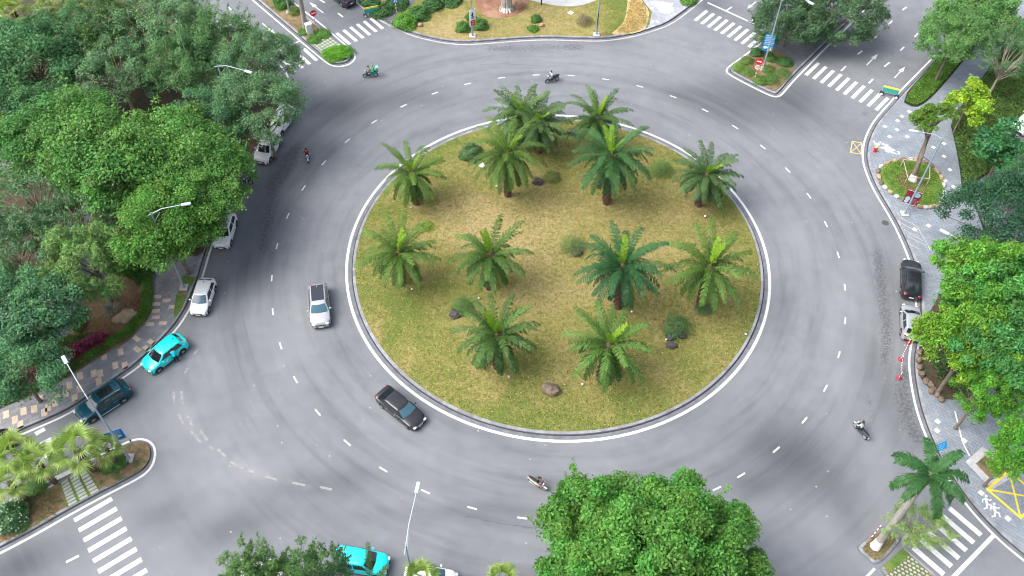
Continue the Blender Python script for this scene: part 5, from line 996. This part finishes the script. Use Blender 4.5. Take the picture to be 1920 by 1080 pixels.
# ------------------------------------------------------------------ cars
def interp(x, pts): return float(np.interp(x, [p[0] for p in pts], [p[1] for p in pts]))
KINDS = {
 'hatch': dict(L=4.05, W=1.74, H=1.5, deck=[(0, .58), (.03, .72), (.1, .82), (.27, .98), (.6, 1.02), (.95, 1.06), (1, .98)], cab=(.25, .44, .83, .965), belt=1.0),
 'cross': dict(L=4.25, W=1.8, H=1.62, deck=[(0, .66), (.03, .84), (.1, .95), (.27, 1.07), (.6, 1.1), (.95, 1.13), (1, 1.02)], cab=(.25, .42, .84, .96), belt=1.08),
 'suv': dict(L=4.75, W=1.9, H=1.68, deck=[(0, .7), (.025, .9), (.1, 1.0), (.27, 1.1), (.6, 1.13), (.95, 1.15), (1, 1.02)], cab=(.26, .41, .87, .97), belt=1.1),
 'sedan': dict(L=4.9, W=1.85, H=1.46, deck=[(0, .56), (.025, .7), (.1, .8), (.29, .95), (.6, .98), (.84, 1.0), (.97, 1.0), (1, .86)], cab=(.26, .42, .74, .93), belt=.97)}
def make_car(name, kind, paint_m, label, group=None, roof=None, rails=False, sunroof=False, glass=M_GLASS, logo=False, roofdark=False):
    K = KINDS[kind]; L, Wd, H = K['L'], K['W'], K['H']; root = empty(name, (0, 0, 0), 0, label, 'car', group)
    wr = .335 if kind != 'suv' else .37; xw = [.18 * L, .80 * L] if kind != 'suv' else [.185 * L, .795 * L]; ar = wr + .07
    X = lambda s_: L / 2 - s_ * L
    def hw(s_):
        f = 1.0
        if s_ < .14: f -= .33 * (1 - s_ / .14) ** 2.2
        if s_ > .9: f -= .24 * ((s_ - .9) / .1) ** 2.0
        return Wd / 2 * f
    def ring_(s_, off=0.):
        w_ = hw(s_) + off; zt = interp(s_, K['deck']); zb = .2 + .1 * max(0, (s_ - .9) / .1) + .06 * max(0, 1 - s_ / .08); x = s_ * L; za = zb
        for c in xw:
            if abs(x - c) < ar: za = max(za, wr + math.sqrt(ar * ar - (x - c) ** 2))
        za = min(za, zt - .2); bow = .03 * math.sin(math.pi * min(1, max(0, s_))); crown = .045
        half = [(w_ * .97, za), (w_ * .995, max(za + .02, zb + .13)), (w_, max(za + .04, (zb + zt) * .5)), (w_ * .985, zt - .13), (w_ * .95, zt - .04), (w_ * .86, zt), (w_ * .5, zt + crown * .8), (0, zt + crown)]
        return half
    ss = sorted(set([0, .006, .015, .03, .05, .075, .1, .13] + [round(v, 4) for v in np.linspace(.16, .9, 30)] + [.92, .94, .955, .97, .985, .995, 1.0] + [(c + ar * q) / L for c in xw for q in (-.999, -.92, -.7, -.4, 0, .4, .7, .92, .999)]))
    mb = MB(); n = 15
    for s_ in ss:
        h = ring_(s_); sec = [(y, z) for y, z in h] + [(-y, z) for y, z in h[-2::-1]]; mb.v += [(X(s_), y, z) for y, z in sec]
    for i in range(len(ss) - 1):
        for k in range(n - 1): a = i * n + k; mb.f.append((a, a + 1, a + n + 1, a + n))
    mb.f += [tuple(range(n - 1, -1, -1)), tuple(range((len(ss) - 1) * n, len(ss) * n))]
    mb.build('body', paint_m, root, True, 38)
    m = MB(); m.box((0, 0, .38), (L * .93, Wd * .86, .4)); m.build('underbody', M_DARK, root)
    m = MB(); m.box((L / 2 - .06, 0, .36), (.16, Wd * .66, .18), None, .03); m.build('front_bumper', M_DARK, root); m = MB(); m.box((-L / 2 + .05, 0, .4), (.14, Wd * .72, .2), None, .03); m.build('rear_bumper', M_DARK if kind != 'sedan' else paint_m, root)
    # cabin
    f0, f1, r1, r0 = K['cab']; zb = K['belt'] - .03; wb = Wd / 2 * .92; wt = Wd / 2 * .7
    def wall(sec, t, v, off=0.):
        e = v ** .9; w_ = wb + (wt - wb) * e + .03 * math.sin(math.pi * v); xf = X(f0 + (f1 - f0) * v); xr = X(r0 + (r1 - r0) * v); z = zb + (H - .045 - zb) * v
        if sec == 'f': y = -w_ + 2 * w_ * t; return Vector((xf + .13 * (1 - (2 * t - 1) ** 2) + off, y, z + off * .5))
        if sec == 'r': y = w_ - 2 * w_ * t; return Vector((xr - .07 * (1 - (2 * t - 1) ** 2) - off, y, z + off * .5))
        s_ = 1 if sec == 'l' else -1; x = xf + (xr - xf) * (t if sec == 'l' else 1 - t); return Vector((x, s_ * (w_ + .035 * math.sin(math.pi * min(1, max(0, t))) + off), z))
    loop = [('f', t) for t in np.linspace(0, 1, 17)[:-1]] + [('l', t) for t in np.linspace(0, 1, 11)[:-1]] + [('r', t) for t in np.linspace(0, 1, 17)[:-1]] + [('q', t) for t in np.linspace(0, 1, 11)[:-1]]
    mb = MB(); N = len(loop); vs = [0, .12, .25, .38, .5, .62, .75, .88, 1.0]
    for v in vs: mb.v += [tuple(wall(s_, t, v)) for s_, t in loop]
    top = [wall(s_, t, 1.) for s_, t in loop]; cx = sum((p.x for p in top)) / N
    for k, dz in ((.93, .022), (.7, .04), (.35, .05)): mb.v += [(cx + (p.x - cx) * k, p.y * k, p.z + dz) for p in top]
    mb.v.append((cx, 0, H + .008)); R = len(vs) + 3
    for i in range(R - 1): mb.f += [(i * N + k, i * N + (k + 1) % N, (i + 1) * N + (k + 1) % N, (i + 1) * N + k) for k in range(N)]
    mb.f += [((R - 1) * N + k, (R - 1) * N + (k + 1) % N, R * N) for k in range(N)]
    mb.build('cabin', roof or paint_m, root, True, 35)
    def pane(name_, sec, t0, t1, v0, v1, mat, par=root, ins=0.):
        m = MB(); a = 13
        for v in np.linspace(v0, v1, 7):
            for t in np.linspace(t0, t1, a): tt = t + (ins * (v - v0) / (v1 - v0) * (1 if t < .5 else -1) if ins else 0); m.v.append(tuple(wall(sec, tt, v, .022)))
        m.f = [(i * a + k, i * a + k + 1, (i + 1) * a + k + 1, (i + 1) * a + k) for i in range(6) for k in range(a - 1)]; return m.build(name_, mat, par, True, 0)
    pane('windshield', 'f', .05, .95, .06, .93, glass); pane('rear_window', 'r', .09, .91, .3 if kind != 'sedan' else .1, .9, M_GLASS)
    for sec in 'lq':
        for (t0, t1) in ((.07, .45), (.49, .87)):
            if sec == 'q': t0, t1 = 1 - t1, 1 - t0
            pane('side_window', sec, t0, t1, .1, .86, M_GLASS)
    # doors: thin skins on the flank with handles
    for s_ in (-1, 1):
        for (d0, d1) in ((.29, .5), (.505, .70)):
            m = MB(); q = np.linspace(d0, d1, 6)
            for t in q:
                h = ring_(t, .006); zz = [(h[1][0] * .997, max(h[1][1], .33)), (h[2][0], h[2][1]), (h[3][0], h[3][1]), (h[4][0] + .003, h[4][1])]; m.v += [(X(t), s_ * y, z) for y, z in zz]
            for i in range(5):
                for k in range(3): a = i * 4 + k; m.f.append((a, a + 1, a + 5, a + 4))
            d = m.build('door', paint_m, root, True, 0); m = MB(); m.box((X(d1 - .045), s_ * (hw(.5) + .012), interp(d1, K['deck']) - .2), (.2, .03, .035), None, .008); m.build('handle', M_CHROME if kind in ('suv', 'sedan') else paint_m, d)
        m = MB(); m.box((X(.33), s_ * (Wd / 2 + .1), K['belt'] + .03), (.14, .2, .13), None, .03); m.build('mirror', paint_m, root)
        m = MB(); y = hw(.02) * .72; m.ell((L / 2 - .1, s_ * hw(.03) * .8, interp(.03, K['deck']) - .08), (.16, .18, .07), 10, 6); m.build('headlight', M_LENS, root, True)
        m = MB(); m.ell((-L / 2 + .07, s_ * hw(.98) * .84, interp(.97, K['deck']) - .12), (.1, .16, .1), 10, 6); m.build('taillight', M_REDL, root, True)
        m = MB(); m.box((0, s_ * (Wd / 2 - .02), .26), (L * .42, .06, .1), None, .02); m.build('side_sill', M_CHROME if rails else M_DARK, root)
        if rails:
            m = MB(); xs = np.linspace(f1 + .03, r1 - .03, 7); m.tube([(X(t), s_ * (wt - .02), H + .035 - (.03 if i in (0, 6) else 0)) for i, t in enumerate(xs)], .02, 6); m.build('roof_rail', M_CHROME, root)
        for xc in xw:
            m = MB(); m.wheel((L / 2 - xc, s_ * (Wd / 2 - .1), wr), wr, .22); wl = m.build('wheel', M_TYRE, root, True); m = MB(); yo = s_ * (Wd / 2 + .012)
            m.wheel((L / 2 - xc, s_ * (Wd / 2 - .02), wr), wr * .66, .03, n=20, prof=[(-.5, .86), (-.5, 1), (.5, 1), (.5, .86)])
            for k in range(5): a = k * 1.2566; m.box((L / 2 - xc + math.cos(a) * wr * .33, yo, wr + math.sin(a) * wr * .33), (wr * .62, .02, .06), Matrix.Rotation(-a, 3, 'Y'))
            m.build('rim', M_RIM, wl); 
    m = MB(); m.box((L / 2 + .004, 0, .56 if kind != 'suv' else .66), (.02, Wd * .5, .12), None, .005); m.build('grille', M_CHROME if kind == 'sedan' else M_DARK, root); m = MB(); m.box((L / 2 + .022, 0, .42), (.015, .44, .11)); m.build('number_plate', M_WH, root); m = MB(); m.box((-L / 2 - .03, 0, .62), (.015, .44, .13)); m.build('number_plate', M_WH, root)
    m = MB(); m.box((X(r1 - .05), 0, H + .04), (.16, .05, .05), None, .01); m.build('roof_antenna', M_DARK if kind != 'suv' else paint_m, root)
    for t in (-1, 1): m = MB(); a = wall('f', .5 + t * .02, .05, .03); b = wall('f', .5 + t * .34, .12, .03); m.tube([a, b], .012, 5); m.build('wiper', M_DARK, root)
    if sunroof:
        x0, x1 = X(f1 + .06), X(f1 + .06 + (.27 if sunroof == 1 else .39)); m = MB(); m.box(((x0 + x1) / 2, 0, H + .004), (abs(x1 - x0), wt * (1.35 if sunroof == 1 else 1.75), .03), None, .01); m.build('glass_roof', M_GLASS, root)
    if logo:
        m = MB(); yy = hw(.4) + .014
        for s_ in (-1, 1):
            for a, b in (((.16, .86), (0, .62)), ((-.16, .86), (0, .62))): m.tube([(.45 + a[0] * 1, s_ * yy, a[1]), (.45 + b[0], s_ * yy, b[1])], .022, 5)
        m.build('wing_emblem', M_WH, root)
    return root
P_WHITE = carpaint('white_car_paint', (.78, .79, .8)); P_CYAN = carpaint('turquoise_car_paint', (.0, .72, .72)); P_TEAL = carpaint('teal_car_paint', (.002, .055, .085)); P_TEAL.node_tree.nodes['Principled BSDF'].inputs['Coat Weight'].default_value = .25; P_TEAL.node_tree.nodes['Principled BSDF'].inputs['Specular IOR Level'].default_value = .3; P_SILV = carpaint('silver_car_paint', (.42, .45, .47), .35); P_BLACK = carpaint('black_car_paint', (.012, .013, .016)); P_NAVY = carpaint('dark_blue_car_paint', (.02, .03, .05), .2); P_GREY = carpaint('grey_blue_car_paint', (.3, .36, .42), .35)
def place(car, front, rear, z=0.0, dz=.5):
    """front/rear pixels measured at bumper height dz"""
    a, b = G(front, dz), G(rear, dz); d = a - b; c = (a + b) / 2; car.location = (c.x, c.y, z); car.rotation_euler = (0, 0, math.atan2(d.y, d.x)); return car
place(make_car('parked_car', 'hatch', P_WHITE, 'white hatchback parked alone at the left kerb beside the street lamp', glass=M_BGLASS), (371, 589), (391, 528))
place(make_car('parked_car', 'cross', P_WHITE, 'white car at the left kerb half hidden by the bright tree above the white hatchback'), (412, 470), (432, 400))
place(make_car('parked_car', 'cross', P_WHITE, 'white car at the left kerb with its nose out of the grey green tree'), (484, 310), (520, 250))
place(make_car('parked_car', 'suv', P_WHITE, 'white car almost buried in the tree nearest the top left crosswalk'), (513, 248), (540, 212))
place(make_car('taxi', 'cross', P_CYAN, 'turquoise taxi at the left kerb with its driver standing at the door', logo=True), (277, 690), (341, 640))
place(make_car('parked_car', 'suv', P_TEAL, 'dark teal car with roof rails parked in front of the fan palms', rails=True, sunroof=1), (150, 783), (238, 727))
place(make_car('moving_car', 'suv', P_SILV, 'silver car with a black glass roof driving down the left of the circle', sunroof=2, glass=M_BGLASS), (602, 610), (597, 541))
place(make_car('moving_car', 'sedan', P_BLACK, 'black saloon driving past the lower left rim of the lawn', glass=M_BGLASS), (786, 794), (717, 738))
place(make_car('parked_car', 'sedan', P_BLACK, 'black saloon parked at the right kerb under the bright trees'), (1708, 493), (1708, 556))
place(make_car('parked_car', 'hatch', P_SILV, 'silver hatchback parked at the right kerb above the red and white chain'), (1706, 575), (1708, 636))
place(make_car('taxi', 'cross', P_CYAN, 'turquoise car at the bottom edge behind the slender trees'), (724, 1062), (633, 1046))
place(make_car('parked_car', 'hatch', P_WHITE, 'white car at the bottom edge right of the lamp post', glass=M_BGLASS), (853, 1092), (762, 1080))
place(make_car('parked_car', 'hatch', P_WHITE, 'white car at the bottom edge hidden by the slender trees', glass=M_BGLASS), (530, 1080), (445, 1072))
place(make_car('parked_car', 'suv', P_NAVY, 'dark blue car cut by the top edge left of the green barrier'), (610, -28), (668, 14))
place(make_car('parked_car', 'hatch', P_BLACK, 'dark car cut by the left edge beside the fan palms'), (-55, 858), (10, 826))
place(make_car('parked_car', 'cross', P_WHITE, 'white car cut by the right edge in the parking area behind the hedge bed'), (1945, 214), (1903, 250), .16)
place(make_car('parked_car', 'sedan', P_BLACK, 'black car under the trees at the right edge behind the low kerb'), (1885, 338), (1960, 312), .16)
place(make_car('parked_car', 'hatch', P_BLACK, 'dark car mostly hidden behind the light green verge trees'), (1800, 18), (1755, 62))
# ------------------------------------------------------------------ people
SKIN = simple('skin', (.42, .25, .17), .6); HAIRM = simple('hair', (.015, .012, .011), .5)
def person(label, J, shirt, trousers, shoes, head='hair', headm=None, group=None, sleeves='long', skirt=None):
    """J: joints in local metres (x forward, y left). One skinned continuous body, clothing by region"""
    V = []; E = []; T = []; RD = []
    def v(p, r, t, par=None):
        V.append(Vector(p)); RD.append(r if isinstance(r, tuple) else (r, r)); T.append(t)
        if par is not None: E.append((par, len(V) - 1))
        return len(V) - 1
    pel = v(J['pelvis'], (.16, .13), 't'); ch0 = Vector(J['pelvis']).lerp(Vector(J['chest']), .5); w_ = v(ch0, (.145, .115), 's', pel); ch = v(J['chest'], (.17, .12), 's', w_)
    hd = Vector(J['head']); cv = Vector(J['chest']); up = (hd - cv).normalized(); nk = v(cv.lerp(hd, .55), .058, 'k', ch); fw = Vector(J.get('face', (1, 0, 0))).normalized(); jw = v(hd - up * .07 + fw * .02, .07, 'k', nk); hc = v(hd + up * .02, (.088, .092), 'k', jw); v(hd + up * .1, .06, 'k', hc); v(hd + fw * .1 - up * .02, .022, 'k', hc)
    for s_, nm in ((1, 'l'), (-1, 'r')):
        sh, el, wrj = (Vector(J[k + nm]) for k in ('sh_', 'el_', 'wr_')); a = v(sh, .068, 's', ch); a2 = v(sh.lerp(el, .55), .052, 's', a); b = v(el, .045, 's' if sleeves == 'long' else 'k', a2); b2 = v(el.lerp(wrj, .5), .042, 's' if sleeves == 'long' else 'k', b); c = v(wrj, .03, 'k', b2)
        dv = (wrj - el).normalized(); dn = Vector(J.get('palm', (0, 0, -1))); sd = dv.cross(dn).normalized(); pm = v(wrj + dv * .055, (.042, .022), 'k', c)
        for k, (off, ln) in enumerate(((-.03, .062), (-.01, .075), (.011, .07), (.031, .055))):
            q = v(wrj + dv * .1 + sd * off, .0095, 'k', pm); q = v(wrj + dv * (.1 + ln * .55) + sd * off + dn * .012, .009, 'k', q); v(wrj + dv * (.1 + ln * .85) + sd * off + dn * .04, .008, 'k', q)
        th = -1 if s_ > 0 else 1; q = v(wrj + dv * .05 + sd * .045 * th + dn * .01, .011, 'k', pm); v(wrj + dv * .085 + sd * .06 * th + dn * .03, .009, 'k', q)
        hp, kn, an = (Vector(J[k + nm]) for k in ('hip_', 'kn_', 'an_')); a = v(hp, .095, 't', pel); a2 = v(hp.lerp(kn, .5), .082, 't', a); b = v(kn, .06, 't', a2); b2 = v(kn.lerp(an, .4), .056, 't', b); c = v(an, .04, 't', b2); fd = Vector(J.get('foot', (1, 0, 0))); f = v(an + fd * .02 + Vector((0, 0, -.055)), .042, 'f', c); v(an + fd * .16 + Vector((0, 0, -.07)), (.045, .03), 'f', f)
    me = bpy.data.meshes.new('body'); me.from_pydata(V, E, []); ob = bpy.data.objects.new('tmp', me); COL.objects.link(ob); md = ob.modifiers.new('skin', 'SKIN'); md.use_smooth_shade = True
    for i, d in enumerate(me.skin_vertices[0].data): d.radius = RD[i]; d.use_root = (i == 0)
    ss_ = ob.modifiers.new('sub', 'SUBSURF'); ss_.levels = 1; ss_.render_levels = 1
    bpy.context.view_layer.update(); nm_ = bpy.data.meshes.new_from_object(ob.evaluated_get(bpy.context.evaluated_depsgraph_get())); bpy.data.objects.remove(ob)
    nm_.materials.clear()
    for m_ in (shirt, trousers, SKIN, shoes): nm_.materials.append(m_)
    segs = [(V[a], V[b], T[b]) for a, b in E]; mi = {'s': 0, 't': 1, 'k': 2, 'f': 3}
    for pl in nm_.polygons:
        c = pl.center; best = 9; bt = 's'
        for a, b, t in segs:
            ab = b - a; u = max(0, min(1, (c - a).dot(ab) / max(1e-9, ab.length_squared))); dd = (c - a - ab * u).length
            if dd < best: best = dd; bt = t
        pl.material_index = mi[bt]
    root = empty('person', (0, 0, 0), 0, label, 'person', group); o = bpy.data.objects.new('body', nm_); COL.objects.link(o); o.parent = root
    m = MB()
    if head == 'helmet':
        m.ell(hd + up * .035 - fw * .01, (.125, .125, .12), 14, 9); m.build('helmet', headm or M_DARK, root, True)
    else:
        m.ell(hd + up * .045 - fw * .03, (.1, .098, .095), 12, 8); m.ell(hd - up * .03 - fw * .06, (.06, .085, .09), 10, 6); m.build('hair', HAIRM, root, True)
    sdv = up.cross(fw).normalized(); m = MB()
    for s_ in (-1, 1): m.ell(hd + fw * .083 + sdv * s_ * .035 + up * .01, (.014, .014, .012), 6, 5)
    m.build('eyes', M_BLK, root); m = MB()
    for s_ in (-1, 1): m.ell(hd + sdv * s_ * .092 - fw * .0, (.02, .012, .032), 6, 5)
    m.build('ears', SKIN, root); m = MB(); m.ell(hd + fw * .08 - up * .06, (.012, .03, .008), 6, 4, Matrix.Rotation(math.atan2(fw.y, fw.x), 3, 'Z')); m.build('mouth', simple('lips', (.3, .1, .08), .6), root)
    return root
def rider_J(lean=.12, x0=0., hand=(.42, .3, 1.02), foot=(.3, .17, .34), zs=.82, reach=True):
    h = Vector(hand); J = dict(pelvis=(x0, 0, zs), chest=(x0 + lean, 0, zs + .42), head=(x0 + lean + .05, 0, zs + .72), face=(1, 0, -.1))
    for s_, n in ((1, 'l'), (-1, 'r')):
        J['sh_' + n] = (x0 + lean, s_ * .19, zs + .47); hx = Vector((h.x + x0 if not reach else h.x, s_ * h.y, h.z)); J['el_' + n] = Vector(J['sh_' + n]).lerp(hx, .52) + Vector((-.04, s_ * .07, -.1)); J['wr_' + n] = hx; J['hip_' + n] = (x0 + .02, s_ * .1, zs - .03); J['kn_' + n] = (x0 + .4, s_ * .19, zs - .05); J['an_' + n] = (x0 + foot[0], s_ * foot[1], foot[2])
    return J
def scooter(name, pm, label, second=None, cat='motorbike'):
    o = empty(name, (0, 0, 0), 0, label, cat, 'motorbikes'); wb = .64; second = second or pm
    for x, nm in ((wb, 'front_wheel'), (-wb, 'rear_wheel')):
        m = MB(); m.wheel((x, 0, .28), .28, .11, n=22, prof=[(-.5, .68), (-.45, .9), (-.2, 1), (.2, 1), (.45, .9), (.5, .68)]); wl = m.build(nm, M_TYRE, o, True); m = MB(); m.wheel((x, 0, .28), .19, .12, n=18, prof=[(-.5, .8), (-.5, 1), (.5, 1), (.5, .8)])
        for k in range(5): a = k * 1.257; m.box((x + math.cos(a) * .09, 0, .28 + math.sin(a) * .09), (.19, .07, .035), Matrix.Rotation(-a, 3, 'Y'))
        m.build('rim', M_RIM, wl)
    def loft(secs, nm, mat):
        m = MB(); n = 12
        for (x, z, hw_, hh, tilt) in secs:
            for k in range(n): a = 2 * math.pi * k / n; m.v.append((x + tilt * math.sin(a) * hh, math.copysign(abs(math.cos(a)) ** .7, math.cos(a)) * hw_, z + math.copysign(abs(math.sin(a)) ** .7, math.sin(a)) * hh))
        for i in range(len(secs) - 1):
            for k in range(n): m.f.append((i * n + k, i * n + (k + 1) % n, (i + 1) * n + (k + 1) % n, (i + 1) * n + k))
        m.f += [tuple(range(n - 1, -1, -1)), tuple(range((len(secs) - 1) * n, len(secs) * n))]; return m.build(nm, mat, o, True, 50)
    loft([(-.98, .74, .03, .03, 0), (-.9, .72, .1, .08, 0), (-.6, .62, .16, .16, 0), (-.25, .52, .17, .2, 0), (-.02, .42, .16, .14, 0), (.1, .33, .14, .06, 0)], 'tail_body', pm)
    loft([(-.1, .3, .15, .06, 0), (.2, .29, .16, .05, 0), (.36, .31, .15, .07, 0)], 'floorboard', M_DARK)
    loft([(.3, .36, .17, .06, 0), (.4, .55, .21, .1, .2), (.48, .78, .19, .14, .3), (.5, .95, .12, .07, .3)], 'front_shield', second)
    loft([(.42, .5, .06, .07, 0), (.64, .6, .08, .05, 0), (.9, .5, .06, .03, 0)], 'mudguard', second)
    loft([(-.92, .82, .06, .03, 0), (-.7, .8, .13, .05, 0), (-.3, .76, .15, .06, 0), (0, .76, .12, .05, 0), (.06, .74, .06, .03, 0)], 'seat', M_DARK)
    m = MB(); m.tube([(.46, 0, .9), (.4, 0, 1.02)], .05, 8); m.tube([(.36, -.34, 1.0), (.42, -.15, 1.05), (.42, .15, 1.05), (.36, .34, 1.0)], .02, 8); m.build('handlebar', M_DARK, o)
    m = MB(); m.tube([(.5, -.06, .8), (wb, -.07, .28)], .025, 6); m.tube([(.5, .06, .8), (wb, .07, .28)], .025, 6); m.build('fork', M_CHROME, o)
    m = MB(); m.ell((.53, 0, .98), (.07, .12, .07), 10, 7); m.build('headlight', M_LENS, o, True); m = MB(); m.ell((-.98, 0, .74), (.04, .09, .04), 8, 6); m.build('taillight', M_REDL, o)
    m = MB(); m.box((-1.0, 0, .56), (.02, .2, .15), Matrix.Rotation(.3, 3, 'Y')); m.build('number_plate', M_WH, o); m = MB(); m.tube([(-.15, -.19, .27), (-.75, -.2, .36)], [.04, .055], 8); m.build('exhaust', M_CHROME, o)
    for s_ in (-1, 1): m = MB(); m.tube([(.4, s_ * .24, 1.03), (.42, s_ * .32, 1.24)], .01, 5); m.ell((.42, s_ * .34, 1.27), (.015, .06, .04), 8, 5); m.build('mirror', M_DARK, o)
    m = MB(); m.tube([(-.88, -.1, .82), (-1.05, -.1, .88), (-1.05, .1, .88), (-.88, .1, .82)], .016, 6); m.build('grab_rail', M_CHROME, o)
    return o
def aim(o, front, rear):
    a, b = G(front, .25), G(rear, .25); d = a - b; c = (a + b) / 2; o.location = (c.x, c.y, 0); o.rotation_euler = (0, 0, math.atan2(d.y, d.x))
cl = lambda n, c: simple('cloth_' + n, c, .85, vary=.12)
RIDES = [
 ('A', (683, 142), (706, 140), carpaint('bike_teal', (.0, .2, .26)), carpaint('bike_teal', (.0, .2, .26)), 'teal scooter carrying two people near the top left crosswalk', [(dict(), 'person in a pale striped vest driving the teal scooter', cl('pink', (.5, .36, .36)), cl('denim', (.06, .09, .16)), 'hair', None, 'short'), (dict(x0=-.45, zs=.9, hand=(-.05, .22, .95), foot=(.28, .2, .42), lean=.05), 'passenger in a bright green jacket and helmet on the teal scooter', cl('green', (.03, .5, .2)), cl('green', (.03, .5, .2)), 'helmet', simple('helmet_green', (.05, .4, .15), .3), 'long')]),
 ('B', (1025, 153), (1045, 147), P_NAVY, P_NAVY, 'dark scooter at the top of the circle ridden by a person in white', [(dict(), 'person in a white shirt riding the dark scooter at the top of the circle', cl('white', (.75, .75, .75)), cl('jeans', (.12, .22, .38)), 'hair', None, 'short')]),
 ('C', (578, 303), (575, 286), carpaint('bike_blue', (.03, .05, .12)), carpaint('bike_pale', (.5, .6, .7)), 'blue scooter on the left of the circle ridden by a person in red', [(dict(lean=.16), 'person in a red shirt riding a scooter down the left side', cl('red', (.45, .01, .03)), cl('navy', (.02, .03, .07)), 'helmet', M_DARK, 'short')]),
 ('D', (1025, 919), (992, 899), carpaint('bike_cream', (.7, .66, .55)), carpaint('bike_cream', (.7, .66, .55)), 'cream scooter at the bottom of the circle left of the huge tree', [(dict(x0=-.12), 'person in a black top riding the cream scooter', cl('black', (.012, .012, .015)), cl('grey', (.28, .27, .27)), 'hair', None, 'short')]),
 ('E', (1603, 797), (1622, 820), carpaint('bike_slate', (.02, .05, .08)), carpaint('bike_mint', (.5, .65, .66)), 'dark scooter with pale panels on the lower right of the circle', [(dict(), 'person in a white shirt with a black strap riding the lower right scooter', cl('pale_blue', (.62, .74, .78)), cl('slate', (.03, .04, .06)), 'helmet', M_DARK, 'long')]),
 ('F', (472, 342), (446, 340), P_BLACK, P_BLACK, 'black scooter half hidden under the largest bright tree', [(dict(), 'person in a pink top on the scooter under the largest bright tree', cl('pink2', (.65, .22, .42)), cl('white', (.75, .75, .75)), 'hair', None, 'short')])]
for key, fr_, re_, pm, s2, lb, ppl in RIDES:
    s_ = scooter('scooter', pm, lb, s2); aim(s_, fr_, re_)
    for kw, pl, sh_, tr_, hd_, hm_, slv in ppl:
        q = person(pl, rider_J(**kw), sh_, tr_, M_DARK, hd_, hm_, 'riders', slv); q.location = s_.location; q.rotation_euler = s_.rotation_euler
    if key == 'A':
        b_ = empty('delivery_bag', s_.location, s_.rotation_euler.z, 'green bag between the two people on the teal scooter', 'bag'); m = MB(); m.box((-.86, 0, 1.12), (.34, .46, .46), None, .05); m.build('bag_body', cl('bag', (.04, .48, .2)), b_); m = MB(); m.box((-.86, 0, 1.37), (.36, .48, .05), None, .02); m.build('lid', cl('bag_lid', (.2, .62, .4)), b_)
    if key == 'D':
        b_ = empty('shopping_bag', s_.location, s_.rotation_euler.z, 'orange bundle on the footboard of the cream scooter', 'bag'); m = MB(); m.ell((.2, 0, .55), (.15, .2, .2), 12, 8, None, .15, 3); m.build('bundle', cl('orange', (.5, .2, .1)), b_, True); m = MB(); m.tube([(.2, -.1, .72), (.22, 0, .84), (.2, .1, .72)], .015, 6); m.build('handles', M_WH, b_)
    if key == 'E':
        b_ = empty('shoulder_bag', s_.location, s_.rotation_euler.z, 'black shoulder strap bag worn by the lower right scooter rider', 'bag'); m = MB(); m.tube([(-.04, .2, .95), (-.1, .05, 1.15), (.02, -.12, 1.36), (.14, -.13, 1.34)], .022, 6); m.build('strap', M_BLK, b_); m = MB(); m.box((-.05, .22, .88), (.22, .09, .16), None, .03); m.build('pouch', M_BLK, b_)
# taxi driver standing at the door, leaning towards the taxi
J = dict(pelvis=(0, 0, .93), chest=(.26, 0, 1.27), head=(.42, .02, 1.52), face=(1, 0, -.2), palm=(0, 0, -1), foot=(1, 0, 0))
for s_, n in ((1, 'l'), (-1, 'r')): J['sh_' + n] = (.27, s_ * .19, 1.31); J['el_' + n] = (.42, s_ * .24, 1.07); J['wr_' + n] = (.6, s_ * .14, 1.12); J['hip_' + n] = (0, s_ * .1, .9); J['kn_' + n] = (.03, s_ * .12, .5); J['an_' + n] = (-.02, s_ * .13, .1)
q = person('driver in a turquoise shirt and black trousers leaning on the taxi door', J, cl('turquoise', (.0, .5, .58)), cl('black_trousers', (.012, .012, .014)), M_DARK, 'hair', None, None, 'short'); p = G((333, 679)); q.location = (p.x, p.y, 0); q.rotation_euler = (0, 0, R_(122))
